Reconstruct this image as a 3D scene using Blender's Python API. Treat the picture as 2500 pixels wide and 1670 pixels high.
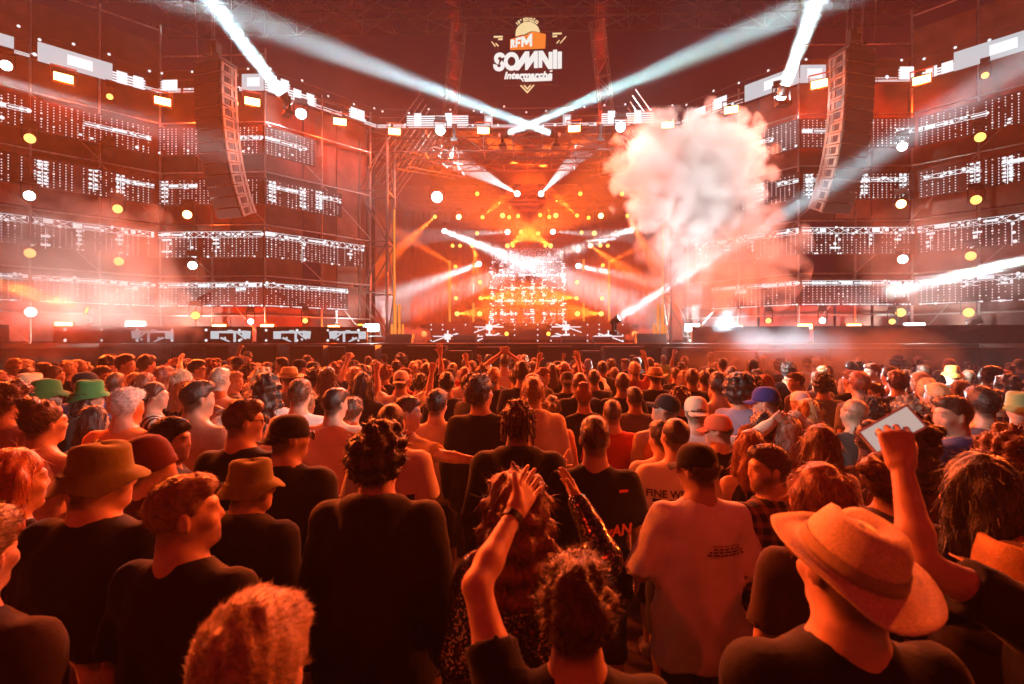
import bpy, math, random
import numpy as np
from mathutils import Vector, Matrix, Euler

for _o in list(bpy.data.objects): bpy.data.objects.remove(_o)
SC = bpy.context.scene
COL = SC.collection
R = math.radians

# ------------------------------------------------------------------ camera
PHI = R(1.75)                      # the photographer aims a little left of the stage axis
CAMZ = 2.10                        # held overhead
FPX = 1250.0                       # focal length in pixels of the 2500 px wide photograph (18 mm)
cam_d = bpy.data.cameras.new('camera'); cam = bpy.data.objects.new('camera', cam_d); COL.objects.link(cam)
cam_d.sensor_width = 36.0; cam_d.lens = 18.0; cam_d.clip_start = 0.05; cam_d.clip_end = 1500
cam.location = (0, 0, CAMZ); cam.rotation_euler = (R(90), 0, PHI)
cam_d.dof.use_dof = True; cam_d.dof.focus_distance = 6.5; cam_d.dof.aperture_fstop = 3.2
SC.camera = cam

# ------------------------------------------------------------------ night sky
WORLD = bpy.data.worlds.new('World'); SC.world = WORLD; WORLD.use_nodes = True
_nt = WORLD.node_tree; _bg = _nt.nodes['Background']
_sky = _nt.nodes.new('ShaderNodeTexSky'); _sky.sky_type = 'NISHITA'; _sky.sun_disc = False
_sky.sun_elevation = R(-3.0); _sky.sun_rotation = R(200); _sky.altitude = 0
_mx = _nt.nodes.new('ShaderNodeMix'); _mx.data_type = 'RGBA'; _mx.inputs['Factor'].default_value = 0.97
_mx.inputs['B'].default_value = (0.42, 0.05, 0.20, 1)          # stage-lit night air over the site
_nt.links.new(_sky.outputs[0], _mx.inputs['A']); _nt.links.new(_mx.outputs['Result'], _bg.inputs[0])
_bg.inputs[1].default_value = 0.035

SC.view_settings.view_transform = 'Standard'; SC.view_settings.look = 'None'
SC.view_settings.exposure = 0.0; SC.view_settings.gamma = 1.0; SC.view_settings.use_curve_mapping = False
SC.render.engine = 'CYCLES'
cy = SC.cycles
cy.max_bounces = 5; cy.diffuse_bounces = 2; cy.glossy_bounces = 2; cy.transmission_bounces = 3
cy.transparent_max_bounces = 8; cy.volume_bounces = 0
cy.volume_step_rate = 1.0; cy.volume_max_steps = 192
cy.use_adaptive_sampling = True; cy.adaptive_threshold = .02; cy.use_denoising = True; cy.denoiser = 'OPENIMAGEDENOISE'
cy.sample_clamp_direct = 0; cy.sample_clamp_indirect = 4.0; cy.use_light_tree = True
cy.caustics_reflective = False; cy.caustics_refractive = False

# ------------------------------------------------------------------ pixel -> place
_F = (-math.sin(PHI), math.cos(PHI)); _Rt = (math.cos(PHI), math.sin(PHI))
def U(px, py, d):
    """point at depth d along the ray of photo pixel px, py"""
    k = (px-1250)/FPX
    return Vector((d*(_F[0]+_Rt[0]*k), d*(_F[1]+_Rt[1]*k), CAMZ+(835-py)/FPX*d))
def UY(px, py, Y):
    """point of that ray on the plane y = Y (the stage axis runs along y)"""
    k = (px-1250)/FPX
    return U(px, py, Y/(_F[1]+_Rt[1]*k))
WING = [(5.9, 19.8), (8.75, 16.75), (12.45, 16.8), (14.6, 14.6), (17.6, 11.5)]   # plan of the set's right arm
def UW(px, py, off=0.0):
    """point of that ray on the wing line (mirrored for the left side)"""
    k = (px-1250)/FPX; dx = _F[0]+_Rt[0]*k; dy = _F[1]+_Rt[1]*k; s = 1 if dx > 0 else -1
    pts = [(-5.9*s*0, 19.8)]+[(s*x, y) for x, y in WING]
    for (x0, y0), (x1, y1) in zip(pts[:-1], pts[1:]):
        ex, ey = x1-x0, y1-y0; den = dx*ey-dy*ex
        if abs(den) < 1e-9: continue
        t = (x0*ey-y0*ex)/den; u = (x0*dy-y0*dx)/den
        if -1e-6 <= u <= 1+1e-6 and t > 0: return U(px, py, t-off)
    return U(px, py, 14)

# ------------------------------------------------------------------ helpers
def link(o, parent=None):
    COL.objects.link(o)
    if parent is not None: o.parent = parent
    return o
def tag(o, label=None, cat=None, group=None, kind=None):
    if label: o['label'] = label
    if cat: o['category'] = cat
    if group: o['group'] = group
    if kind: o['kind'] = kind
    return o
def empty(name, loc=(0, 0, 0), label=None, cat=None, group=None, rz=0.0):
    o = bpy.data.objects.new(name, None); o.empty_display_size = .1
    link(o); o.location = loc; o.rotation_euler = (0, 0, rz)
    return tag(o, label, cat, group)
class MB:
    """collects boxes, bars and polygons, builds them as ONE mesh object"""
    def __init__(s): s.v = []; s.f = []
    def add(s, vs, fs):
        b = len(s.v); s.v += [tuple(v) for v in vs]; s.f += [tuple(i+b for i in f) for f in fs]; return s
    def box(s, c, sz, M=None, taper=1.0):
        x, y, z = [a/2 for a in sz]
        vs = [Vector((sx*x*(taper if sz_ > 0 else 1), sy*y*(taper if sz_ > 0 else 1), sz_*z)) for sz_ in (-1, 1) for sy in (-1, 1) for sx in (-1, 1)]
        if M is not None: vs = [M @ v for v in vs]
        c = Vector(c)
        return s.add([v+c for v in vs], [(0, 2, 3, 1), (4, 5, 7, 6), (0, 1, 5, 4), (2, 6, 7, 3), (0, 4, 6, 2), (1, 3, 7, 5)])
    def bar(s, a, b, r, n=6, r2=None, cap=True):
        a = Vector(a); b = Vector(b); d = (b-a)
        if d.length < 1e-6: return s
        q = d.to_track_quat('Z', 'Y').to_matrix(); r2 = r if r2 is None else r2; vs = []
        for p, rr in ((a, r), (b, r2)):
            for i in range(n):
                t = 2*math.pi*(i+.5)/n; vs.append(p+q @ Vector((rr*math.cos(t), rr*math.sin(t), 0)))
        fs = [(i, (i+1) % n, n+(i+1) % n, n+i) for i in range(n)]
        if cap: fs += [tuple(range(n))[::-1], tuple(range(n, 2*n))]
        return s.add(vs, fs)
    def lathe(s, prof, n=16, M=None, c=(0, 0, 0)):
        """profile of (r, z) turned about z"""
        vs = []; c = Vector(c)
        for r, z in prof:
            for i in range(n):
                t = 2*math.pi*i/n; v = Vector((r*math.cos(t), r*math.sin(t), z)); vs.append((M @ v if M else v)+c)
        m = len(prof); fs = []
        for j in range(m-1):
            for i in range(n): fs.append((j*n+i, j*n+(i+1) % n, (j+1)*n+(i+1) % n, (j+1)*n+i))
        return s.add(vs, fs)
    def poly(s, pts, th, M=None, c=(0, 0, 0)):
        """flat outline in x, z given thickness th along y"""
        n = len(pts); c = Vector(c)
        vs = [Vector((x, -th/2, z)) for x, z in pts]+[Vector((x, th/2, z)) for x, z in pts]
        if M is not None: vs = [M @ v for v in vs]
        return s.add([v+c for v in vs], [tuple(range(n)), tuple(range(2*n-1, n-1, -1))]+[(i, n+i, n+(i+1) % n, (i+1) % n) for i in range(n)])
    def mesh(s, name, mat=None, smooth=False):
        m = bpy.data.meshes.new(name); m.from_pydata(s.v, [], s.f)
        if smooth: m.shade_smooth()
        if mat is not None: m.materials.append(mat)
        m.update(); return m
    def build(s, name, mat, parent=None, smooth=False):
        return link(bpy.data.objects.new(name, s.mesh(name, mat, smooth)), parent)
ORD = ['first', 'second', 'third', 'fourth', 'fifth', 'sixth', 'seventh', 'eighth', 'ninth', 'tenth', 'eleventh', 'twelfth',
       'thirteenth', 'fourteenth', 'fifteenth', 'sixteenth', 'seventeenth', 'eighteenth', 'nineteenth', 'twentieth']

# ------------------------------------------------------------------ materials
MATS = {}
def mat(name, col, rough=.6, metal=0.0, spec=.4, noise=0.0, nscale=20.0, bump=0.0, bscale=80.0):
    m = bpy.data.materials.new(name); m.use_nodes = True; nt = m.node_tree; b = nt.nodes['Principled BSDF']
    b.inputs['Base Color'].default_value = (*col, 1); b.inputs['Roughness'].default_value = rough
    b.inputs['Metallic'].default_value = metal; b.inputs['Specular IOR Level'].default_value = spec
    if noise or bump:
        tc = nt.nodes.new('ShaderNodeTexCoord')
    if noise:
        n = nt.nodes.new('ShaderNodeTexNoise'); n.inputs['Scale'].default_value = nscale; n.inputs['Detail'].default_value = 5
        nt.links.new(tc.outputs['Object'], n.inputs['Vector'])
        mr = nt.nodes.new('ShaderNodeMapRange'); mr.inputs['From Min'].default_value = .3; mr.inputs['From Max'].default_value = .7
        mr.inputs['To Min'].default_value = 1-noise; mr.inputs['To Max'].default_value = 1+noise
        nt.links.new(n.outputs['Fac'], mr.inputs['Value'])
        mm = nt.nodes.new('ShaderNodeMix'); mm.data_type = 'RGBA'; mm.blend_type = 'MULTIPLY'; mm.inputs['Factor'].default_value = 1
        mm.inputs['A'].default_value = (*col, 1); nt.links.new(mr.outputs['Result'], mm.inputs['B'])
        nt.links.new(mm.outputs['Result'], b.inputs['Base Color'])
    if bump:
        n2 = nt.nodes.new('ShaderNodeTexNoise'); n2.inputs['Scale'].default_value = bscale; n2.inputs['Detail'].default_value = 3
        nt.links.new(tc.outputs['Object'], n2.inputs['Vector'])
        bp = nt.nodes.new('ShaderNodeBump'); bp.inputs['Strength'].default_value = bump; bp.inputs['Distance'].default_value = .01
        nt.links.new(n2.outputs['Fac'], bp.inputs['Height']); nt.links.new(bp.outputs['Normal'], b.inputs['Normal'])
    MATS[name] = m; return m
def emit(name, col, strength):
    m = bpy.data.materials.new(name); m.use_nodes = True; nt = m.node_tree; nt.nodes.clear()
    e = nt.nodes.new('ShaderNodeEmission'); o = nt.nodes.new('ShaderNodeOutputMaterial')
    e.inputs[0].default_value = (*col, 1); e.inputs[1].default_value = strength; nt.links.new(e.outputs[0], o.inputs[0])
    m.cycles.emission_sampling = 'NONE'; MATS[name] = m; return m
M_BLACK = mat('black powder coat', (.012, .011, .011), .45)
M_STEEL = mat('galvanised tube', (.34, .33, .32), .38, .75, noise=.25, nscale=9)
M_ALU = mat('aluminium truss', (.5, .49, .48), .35, .85)
M_DARKSTEEL = mat('dark steel', (.09, .085, .08), .5, .5)
M_CANVAS = mat('brown set canvas', (.15, .07, .055), .85, noise=.35, nscale=1.7, bump=.25, bscale=6)
M_CANVAS2 = mat('dark set canvas', (.045, .025, .022), .85, noise=.35, nscale=2.3, bump=.25, bscale=6)
M_DRAPE = mat('black drape', (.022, .016, .015), .9, noise=.3, nscale=3)
M_SKIRT = mat('dark stage skirt', (.035, .024, .022), .8, noise=.4, nscale=2.0)
M_SUB = mat('speaker paint', (.05, .045, .043), .55, noise=.3, nscale=15, bump=.2, bscale=150)
M_GRILLE = mat('speaker grille', (.010, .009, .009), .7, bump=.5, bscale=300)
M_PAINT = mat('grey array side', (.30, .26, .22), .55, noise=.2, nscale=12)
M_LEDPANEL = mat('led strip body', (.035, .024, .024), .7, noise=.3, nscale=8)
M_DECK = mat('stage deck', (.06, .05, .045), .6, noise=.3, nscale=3)
M_SAND = mat('trodden sand', (.23, .17, .12), .95, noise=.5, nscale=3.5, bump=.9, bscale=14)
E_LED = emit('led white', (.86, .96, 1.0), 1.05)
E_LEDDIM = emit('led pale', (.80, .93, 1.0), .62)
E_DOT = emit('led dots', (.86, .95, 1.0), .95)
E_ORANGE = emit('orange strobe lens', (1.0, .50, .16), 11.0)
E_LEDWALL = emit('led wall white', (.9, .97, 1.0), 1.25)
E_AMBER = emit('amber beam lens', (1.0, .42, .06), 3.2)
E_YELL = emit('yellow beam lens', (1.0, .55, .13), 2.2)
E_WHITE = emit('white lens', (.92, 1.0, 1.0), 9.0)
E_WHITE2 = emit('white blinder lens', (.9, 1.0, .98), 22.0)
E_TUBE = emit('amber tube', (1.0, .30, .05), .95)
E_SIGNW = emit('sign white', (.9, .95, .92), .92)
E_SIGNC = emit('sign cream', (1.0, .80, .42), .85)
E_SIGNO = emit('sign orange', (1.0, .26, .035), .85)

# ------------------------------------------------------------------ real lamps' light
NL = [0]
def spot(loc, target, col, power, deg, blend=.35, r=.06, linear=True, parent=None):
    l = bpy.data.lights.new('lamp_light', 'SPOT'); l.color = col; l.energy = power; l.spot_size = R(deg); l.spot_blend = blend
    l.shadow_soft_size = r
    if linear:
        l.use_nodes = True; nt = l.node_tree; e = nt.nodes['Emission']
        f = nt.nodes.new('ShaderNodeLightFalloff'); f.inputs['Strength'].default_value = 1.0
        nt.links.new(f.outputs['Linear'], e.inputs['Strength'])
    o = bpy.data.objects.new('lamp_light', l); link(o)
    loc = Vector(loc); o.location = loc; o.rotation_euler = (Vector(target)-loc).to_track_quat('-Z', 'Y').to_euler(); NL[0] += 1
    return o
def point(loc, col, power, r=.12):
    l = bpy.data.lights.new('lamp_light', 'POINT'); l.color = col; l.energy = power; l.shadow_soft_size = r
    o = bpy.data.objects.new('lamp_light', l); link(o); o.location = loc; NL[0] += 1; return o
# strengths of the show lamps
TOPW = 7000.0; GLOWW = 230.0; FLW = 300.0; SIDEW = 18000.0; GLW = 190.0; GLW2 = 220.0; BEAM = 2000.0; CONE = 42000.0; AMB = 330000.0; CROWDW = 30000.0; INW = 1150.0; SMOKEW = 5000.0
HAZE = .0019; SMOKE = True
# ================================================================== ground
def ground():
    nx, ny = 90, 70; rng = np.random.default_rng(5)
    xs = np.concatenate([np.linspace(-400, -24, 12), np.linspace(-20, 20, nx), np.linspace(24, 400, 12)])
    ys = np.concatenate([np.linspace(-300, -10, 8), np.linspace(-6, 16, ny), np.linspace(20, 700, 16)])
    X, Y = np.meshgrid(xs, ys); Z = .025*np.sin(X*2.1+np.sin(Y*1.7)*1.3)*np.sin(Y*2.7+X*.6)+.012*rng.standard_normal(X.shape)
    Z[(np.abs(X) > 20) | (Y > 17) | (Y < -6)] = 0; Z -= .035
    nyy, nxx = X.shape; idx = np.arange(nyy*nxx).reshape(nyy, nxx)
    m = bpy.data.meshes.new('ground'); v = np.stack([X, Y, Z], -1).reshape(-1, 3)
    f = np.stack([idx[:-1, :-1], idx[:-1, 1:], idx[1:, 1:], idx[1:, :-1]], -1).reshape(-1, 4)
    m.from_pydata(v.tolist(), [], f.tolist()); m.shade_smooth(); m.materials.append(M_SAND)
    o = link(bpy.data.objects.new('ground', m)); tag(o, 'trampled dark sand ground under the crowd', kind='structure')
ground()

# ================================================================== stage platform with skirts
DECK = 2.05
def prism_plan(pts, z0, z1):
    n = len(pts); b = MB()
    b.add([(x, y, z0) for x, y in pts]+[(x, y, z1) for x, y in pts],
          [tuple(range(n))[::-1], tuple(range(n, 2*n))]+[(i, (i+1) % n, n+(i+1) % n, n+i) for i in range(n)])
    return b
st = empty('stage_platform', (0, 18, 0), 'long dark stage platform with black skirts behind the crowd', 'stage')
def local(o, p):
    o.parent = p; o.matrix_parent_inverse = Matrix.Translation(p.location).inverted(); return o
fr = [(-18.5, 8.5), (-15.2, 13.2), (-13.2, 15.4), (-5, 15.9), (5, 15.9), (13.2, 15.4), (15.2, 13.2), (18.5, 8.5)]
back = [(20, 10), (20, 42), (-20, 42), (-20, 10)]
local(prism_plan(fr+back, DECK-.12, DECK).build('deck', M_DECK), st)
for i in range(len(fr)-1):
    a = Vector((*fr[i], 0)); b = Vector((*fr[i+1], 0)); n = max(1, int((b-a).length/2.0))
    for k in range(n):
        p = a.lerp(b, k/n); q = a.lerp(b, (k+1)/n); d = (q-p); nrm = Vector((-d.y, d.x, 0)).normalized()
        c = (p+q)/2+nrm*(.12+.03*(k % 2)); ang = math.atan2(d.y, d.x)
        o = MB().box((0, 0, 0), (d.length-.025, .04, DECK-.16)).build('skirt_panel', M_SKIRT)
        o.location = (c.x, c.y, (DECK-.16)/2+.01); o.rotation_euler = (0, 0, ang); local(o, st)
    d = (b-a); c = (a+b)/2
    o = MB().box((0, 0, 0), (d.length, .07, .10)).build('edge_trim', M_DARKSTEEL); o.location = (c.x, c.y, DECK-.06); o.rotation_euler = (0, 0, math.atan2(d.y, d.x)); local(o, st)

# ================================================================== scaffold wings with canvas panels
def wing_pts(s, off=0.0):
    out = []
    P = [Vector((s*x, y, 0)) for x, y in WING]
    for i, p in enumerate(P):
        d0 = (P[i]-P[i-1]).normalized() if i else (P[1]-P[0]).normalized(); d1 = (P[i+1]-P[i]).normalized() if i < len(P)-1 else d0
        t = (d0+d1).normalized(); n = Vector((t.y, -t.x, 0))*(-s)
        if n.y < 0 : n = -n
        out.append(p+n*off)
    return out
def wing(s, side):
    rt = empty('scaffold_wing', (s*11, 17.5, 0), f'{side} wing of the set, scaffolding closed with brown canvas panels', 'scaffold', 'scaffold wings of the set')
    rng = random.Random(11 if s < 0 else 12)
    P = wing_pts(s, .75); F = wing_pts(s, .45)
    tops = [10.7, 11.1, 11.6, 12.5, 12.5]
    for i in range(len(P)-1):
        a, b = P[i], P[i+1]; d = b-a; n = max(1, round(d.length/1.35)); ang = math.atan2(d.y, d.x)
        for k in range(n):
            p = a.lerp(b, (k+.5)/n); zz = DECK+.05; top = tops[i+1] if i else 10.7
            lv = [zz, 4.3, 6.2, 8.0, top]
            for j in range(4):
                if rng.random() < .10 and j in (1, 2): continue
                m = M_CANVAS if rng.random() < .72 else M_CANVAS2
                h = lv[j+1]-lv[j]-.05
                # canvas sheet with a soft sag, its own thickness
                g = MB(); N = 5; w = d.length/n-.05; ph = rng.random()*6
                vs = []
                for side_ in (0, 1):
                    for r_ in range(N+1):
                        for c_ in range(N+1):
                            u, v = c_/N, r_/N
                            vs.append((w*(u-.5), (.03 if side_ else 0)+.05*math.sin(3.1*u+ph)*math.sin(3.14*v)+.012*math.sin(9*u+ph*2), h*(v-.5)))
                fs = []; L = (N+1)**2
                for r_ in range(N):
                    for c_ in range(N):
                        q = r_*(N+1)+c_; fs += [(q, q+1, q+N+2, q+N+1), (L+q, L+q+N+1, L+q+N+2, L+q+1)]
                g.add(vs, fs)
                o = g.build('canvas_panel', m, smooth=True); o.location = (p.x, p.y, (lv[j]+lv[j+1])/2); o.rotation_euler = (0, 0, ang); local(o, rt)
        # uprights, ledgers and braces in front of the canvas
        a, b = F[i], F[i+1]; d = b-a; n = max(1, round(d.length/2.1)); top = (tops[i+1] if i else 10.7)+.5
        for k in range(n+(1 if i == len(P)-2 else 0)):
            p = a.lerp(b, k/n)
            local(MB().bar((p.x, p.y, DECK), (p.x, p.y, top), .035).build('upright', M_STEEL), rt)
        for z in (3.0, 4.35, 6.1, 7.9, 9.6, top-.2):
            local(MB().bar((a.x, a.y, z), (b.x, b.y, z), .028, 5).build('ledger', M_STEEL), rt)
        for k in range(n):
            p = a.lerp(b, k/n); q = a.lerp(b, (k+1)/n)
            for j, (z0, z1) in enumerate(((2.1, 4.3), (4.4, 6.1), (6.2, 7.9), (8, 9.6))):
                if (k+j) % 2 == 0: local(MB().bar((p.x, p.y-.05, z0), (q.x, q.y-.05, z1), .02, 5).build('brace', M_STEEL), rt)
wing(-1, 'left'); wing(1, 'right')

# ================================================================== LED strips
def led_pixels(L, h, rng, style, cols=.138, rows=.082, dot=.028, glyph=E_LED):
    """content of one lit strip of length L, height h: returns (dots mesh builder, glyph builder) in x, z"""
    dots = MB(); gl = MB()
    def rect(b, x0, z0, x1, z1, y=-.006):
        b.add([(x0, y, z0), (x1, y, z0), (x1, y, z1), (x0, y, z1)], [(0, 1, 2, 3)])
    def disc(b, x, z, r, y=-.008, n=8):
        b.add([(x+r*math.cos(2*math.pi*i/n), y, z+r*math.sin(2*math.pi*i/n)) for i in range(n)], [tuple(range(n))])
    def line(b, x0, z0, x1, z1, w, y=-.007):
        dx, dz = x1-x0, z1-z0; l = math.hypot(dx, dz) or 1; nx, nz = -dz/l*w/2, dx/l*w/2
        b.add([(x0+nx, y, z0+nz), (x0-nx, y, z0-nz), (x1-nx, y, z1-nz), (x1+nx, y, z1+nz)], [(0, 3, 2, 1)])
    def node(x, z, s=1.0):
        k = rng.random()
        if k < .45: disc(gl, x, z, .045*s+.02*rng.random())
        else: rect(gl, x-.05*s, z-.04*s, x+.05*s, z+.04*s)
    if style != 'top':
        nx = int(L/cols); nz = int(h/rows)
        for i in range(nx):
            if rng.random() < .06: continue
            for j in range(nz):
                if rng.random() < .12: continue
                x = -L/2+(i+.5)*cols; z = -h/2+(j+.5)*rows; r = dot/2*(1.0 if rng.random() < .93 else 1.7)
                rect(dots, x-r, z-r, x+r, z+r, -.005)
    def busy(x0, x1, z0, z1, dens=1.0):
        """bright tangled run of blocks, nodes and diagonals"""
        x = x0; zc = (z0+z1)/2; hh = z1-z0
        line(gl, x0, z1-.012, x1, z1-.012, .014); line(gl, x0, z0+.012, x1, z0+.012, .014)
        while x < x1:
            w = rng.uniform(.10, .42); x2 = min(x1, x+w); k = rng.random()
            if k < .20*dens: rect(gl, x, z0+hh*rng.uniform(.1, .35), x2, z1-hh*rng.uniform(.05, .3))
            elif k < .72:
                line(gl, x, z0, x2, z1, .014); line(gl, x, z1, x2, z0, .014)
                for _ in range(2): node(rng.uniform(x, x2), rng.uniform(z0, z1), .8)
            else:
                line(gl, x, zc, x2, zc, hh*.3); node(x2, zc, 1.0)
            x = x2+rng.uniform(0, .05)
    if style == 'run':            # upper rows: one broken run in the middle of the dots
        x = -L/2
        while x < L/2-.3:
            w = rng.uniform(.7, 1.8); x2 = min(L/2, x+w)
            if rng.random() < .66: busy(x, x2, -.02, .13, .9)
            x = x2+rng.uniform(.05, .6)
        for _ in range(int(L*1.2)): node(rng.uniform(-L/2, L/2), -h/2+rng.uniform(.05, .2), .8)
    elif style == 'legs':         # run with hanging legs: rows of N and H shapes
        x = -L/2+.1
        while x < L/2-.5:
            w = rng.uniform(.9, 1.5)
            if rng.random() < .8: busy(x, min(L/2, x+w), h/2-.34, h/2-.2, .8)
            for lx in (x, x+w-.25):
                if lx+.28 < L/2 and rng.random() < .85:
                    z = h/2-.12
                    while z > -h/2+.1:
                        node(lx+.06, z, .8); node(lx+.2, z, .8)
                        if rng.random() < .6: line(gl, lx, z, lx+.28, z-rng.uniform(-.08, .08), .016)
                        line(gl, lx+.13, z, lx+.13, z-.12, .02); z -= rng.uniform(.09, .15)
            x += w+rng.uniform(.25, .6)
    elif style == 'truss':        # continuous lattice on top, short legs below
        busy(-L/2, L/2, h/2-.24, h/2-.03, 1.25)
        x = -L/2+.3
        while x < L/2-.3:
            if rng.random() < .75:
                z = h/2-.3; w = rng.choice((.14, .22, .34))
                while z > -h/2+rng.choice((.05, .05, .3)):
                    if rng.random() < .75:
                        rect(gl, x-w/2, z-.035, x+w/2, z+.03) if rng.random() < .45 else node(x+rng.uniform(-w/2, w/2), z, .9)
                    line(gl, x, z, x, z-.13, .018); z -= .13
            x += rng.uniform(.6, 1.15)
        for _ in range(int(L*1.6)): node(rng.uniform(-L/2, L/2), -h/2+.02, .6)
    elif style == 'low':          # lattice on top, thin bright line along the bottom
        busy(-L/2, L/2, h/2-.2, h/2-.04, 1.3)
        x = -L/2+.2
        while x < L/2-.3:
            if rng.random() < .5: busy(x, x+.35, h/2-.34, h/2-.2, .7)
            x += rng.uniform(.6, 1.2)
        x = -L/2
        while x < L/2-.3:
            x2 = min(L/2, x+rng.uniform(.3, 1.3)); line(gl, x, -h/2+.03, x2, -h/2+.03, .022)
            for _ in range(3): node(rng.uniform(x, x2), -h/2+.03, .55)
            x = x2+rng.uniform(.05, .25)
    return dots, gl
def strip_segment(parent, a, b, z0, z1, rng, style, frac=(0, 1), thick=.09):
    a = Vector(a); b = Vector(b); A = a.lerp(b, frac[0]); B = a.lerp(b, frac[1]); d = B-A; L = d.length
    if d.x < 0: A, B = B, A; d = B-A
    ang = math.atan2(d.y, d.x); c = (A+B)/2; h = z1-z0
    o = MB().box((0, thick/2, 0), (L-.02, thick, h)).build('led_panel', M_LEDPANEL); o.location = (c.x, c.y, (z0+z1)/2); o.rotation_euler = (0, 0, ang); local(o, parent)
    if style == 'top': return o
    dots, gl = led_pixels(L-.06, h, rng, style)
    if dots.v: q = dots.build('led_pixel_grid', E_DOT, o); tag(q, kind='stuff')
    if gl.v: q = gl.build('led_pattern', E_LED, o); tag(q, kind='stuff')
    return o
ROWS = [  # z0, z1, style, how far the strip runs along the inner angled bay (0 none .. 1 to the stage), text
    (8.36, 9.30, 'run', .42, 'second'), (6.70, 7.58, 'legs', .66, 'third'), (4.93, 5.82, 'truss', .88, 'fourth'), (3.28, 4.12, 'low', .72, 'lowest')]
for s, side in ((-1, 'left'), (1, 'right')):
    P = [Vector((s*x, y, 0)) for x, y in WING]
    for z0, z1, sty, inner, txt in ROWS:
        rng = random.Random(int(z0*100)+s)
        t = empty('led_strip', (s*11, 16.5, z0), f'white glowing LED strip, {txt} row from the top on the {side} wing', 'led screen', 'LED strips on the wings')
        strip_segment(t, P[1], P[0], z0, z1, rng, sty, (0.0, inner))
        strip_segment(t, P[2], P[1], z0, z1, rng, sty, (0.01, .99))
        strip_segment(t, P[3], P[2], z0, z1, rng, sty, (0.0, .99))
        strip_segment(t, P[4], P[3], z0, z1, rng, sty, (0.55, 1))

# ------------------------------------------------------------------ the top strip: thin frame with solid bright blocks
def top_strip(name_pts, label, seed, blocks):
    """blocks: list of (segment, u0, u1, z0, z1, kind)"""
    t = empty('led_strip', (name_pts[0][0], name_pts[0][1], 10.4), label, 'led screen', 'LED strips along the top of the set')
    rng = random.Random(seed)
    segs = []
    for (x0, y0), (x1, y1) in zip(name_pts[:-1], name_pts[1:]):
        a = Vector((x0, y0, 0)); b = Vector((x1, y1, 0)); d = b-a; L = d.length; ang = math.atan2(d.y, d.x); c = (a+b)/2
        o = MB().box((0, .05, 0), (L-.02, .1, .13)).build('led_panel', M_LEDPANEL); o.location = (c.x, c.y, 10.52); o.rotation_euler = (0, 0, ang); local(o, t)
        segs.append((o, L))
        g = MB(); x = -L/2
        while x < L/2-.1:
            w = rng.uniform(.25, 1.4); x2 = min(L/2, x+w)
            for z in (-.055, -.02, .02, .055):
                if rng.random() < .72: g.add([(x, -.006, z-.009), (x2, -.006, z-.009), (x2, -.006, z+.009), (x, -.006, z+.009)], [(0, 1, 2, 3)])
            n = 8; r = rng.uniform(.035, .065); xx = rng.uniform(x, x2); zz = rng.uniform(-.02, .08)
            g.add([(xx+r*math.cos(2*math.pi*i/n), -.008, zz+r*math.sin(2*math.pi*i/n)) for i in range(n)], [tuple(range(n))])
            x = x2+rng.uniform(0, .12)
        x = -L/2+.2
        while x < L/2:            # loose round pixels above the strip stand on thin stems
            r = .045; z = rng.uniform(.5, .75); n = 8
            g.add([(x+r*math.cos(2*math.pi*i/n), -.008, z+r*math.sin(2*math.pi*i/n)) for i in range(n)], [tuple(range(n))]); x += rng.uniform(.75, 1.1)
        q = g.build('led_pattern', E_LED, o); tag(q, kind='stuff')
        MB().box((0, .03, .36), (L-.1, .02, .012)).box((0, .03, .68), (L-.1, .02, .012)).build('pixel_carrier', M_DARKSTEEL, o)
    for si, u0, u1, z0, z1, kind in blocks:
        o, L = segs[si]; x0 = L*(u0-.5); x1 = L*(u1-.5)
        MB().box(((x0+x1)/2, -.012, (z0+z1)/2-10.52), (x1-x0, .05, z1-z0)).build('led_block', E_LEDDIM if kind != 'bars' else M_LEDPANEL, o)
        b = MB()
        if kind == 'bars':
            z = z0+.03
            while z < z1:
                b.add([(x0, -.042, z-10.535), (x1, -.042, z-10.535), (x1, -.042, z-10.48), (x0, -.042, z-10.48)], [(0, 1, 2, 3)]); z += .085
            for u in (.12, .62):
                xa = x0+(x1-x0)*u; b.add([(xa, -.044, z0-10.52), (xa+.28, -.044, z0-10.52), (xa+.28, -.044, z1-10.46), (xa, -.044, z1-10.46)], [(0, 1, 2, 3)])
        else:
            xm = x0+(x1-x0)*.55; w = min(.3, (x1-x0)*.3); zc = (z0+z1)/2-10.52; hh = (z1-z0)*.28
            b.add([(xm-w, -.044, zc-hh), (xm+w, -.044, zc-hh), (xm+w, -.044, zc+hh), (xm-w, -.044, zc+hh)], [(0, 1, 2, 3)])
        tag(b.build('led_pattern', E_LED, o), kind='stuff')
wl = [(-x, y) for x, y in WING][::-1]; wr = list(WING)
top_strip(wl, 'thin white LED strip along the top of the left wing, bright blocks at its ends', 3,
          [(1, .05, .62, 10.42, 10.98, 'block'), (1, .62, .9, 10.42, 10.75, 'bars'), (2, .80, .995, 10.46, 11.0, 'block'), (3, .0, .20, 10.44, 10.98, 'bars'), (3, .2, .42, 10.44, 10.8, 'bars'), (3, .72, .86, 10.5, 10.86, 'bars'), (2, .05, .18, 10.5, 10.8, 'bars'), (0, .55, .92, 10.45, 10.9, 'block')])
top_strip([(-5.86, 19.82), (-2, 19.9), (2, 19.9), (5.86, 19.82)], 'thin white LED strip across the top of the stage opening', 4,
          [(0, .30, .92, 10.5, 10.95, 'bars'), (2, .22, .74, 10.5, 10.95, 'bars'), (1, .08, .16, 10.5, 10.9, 'block'), (1, .84, .92, 10.5, 10.9, 'block')])
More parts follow.
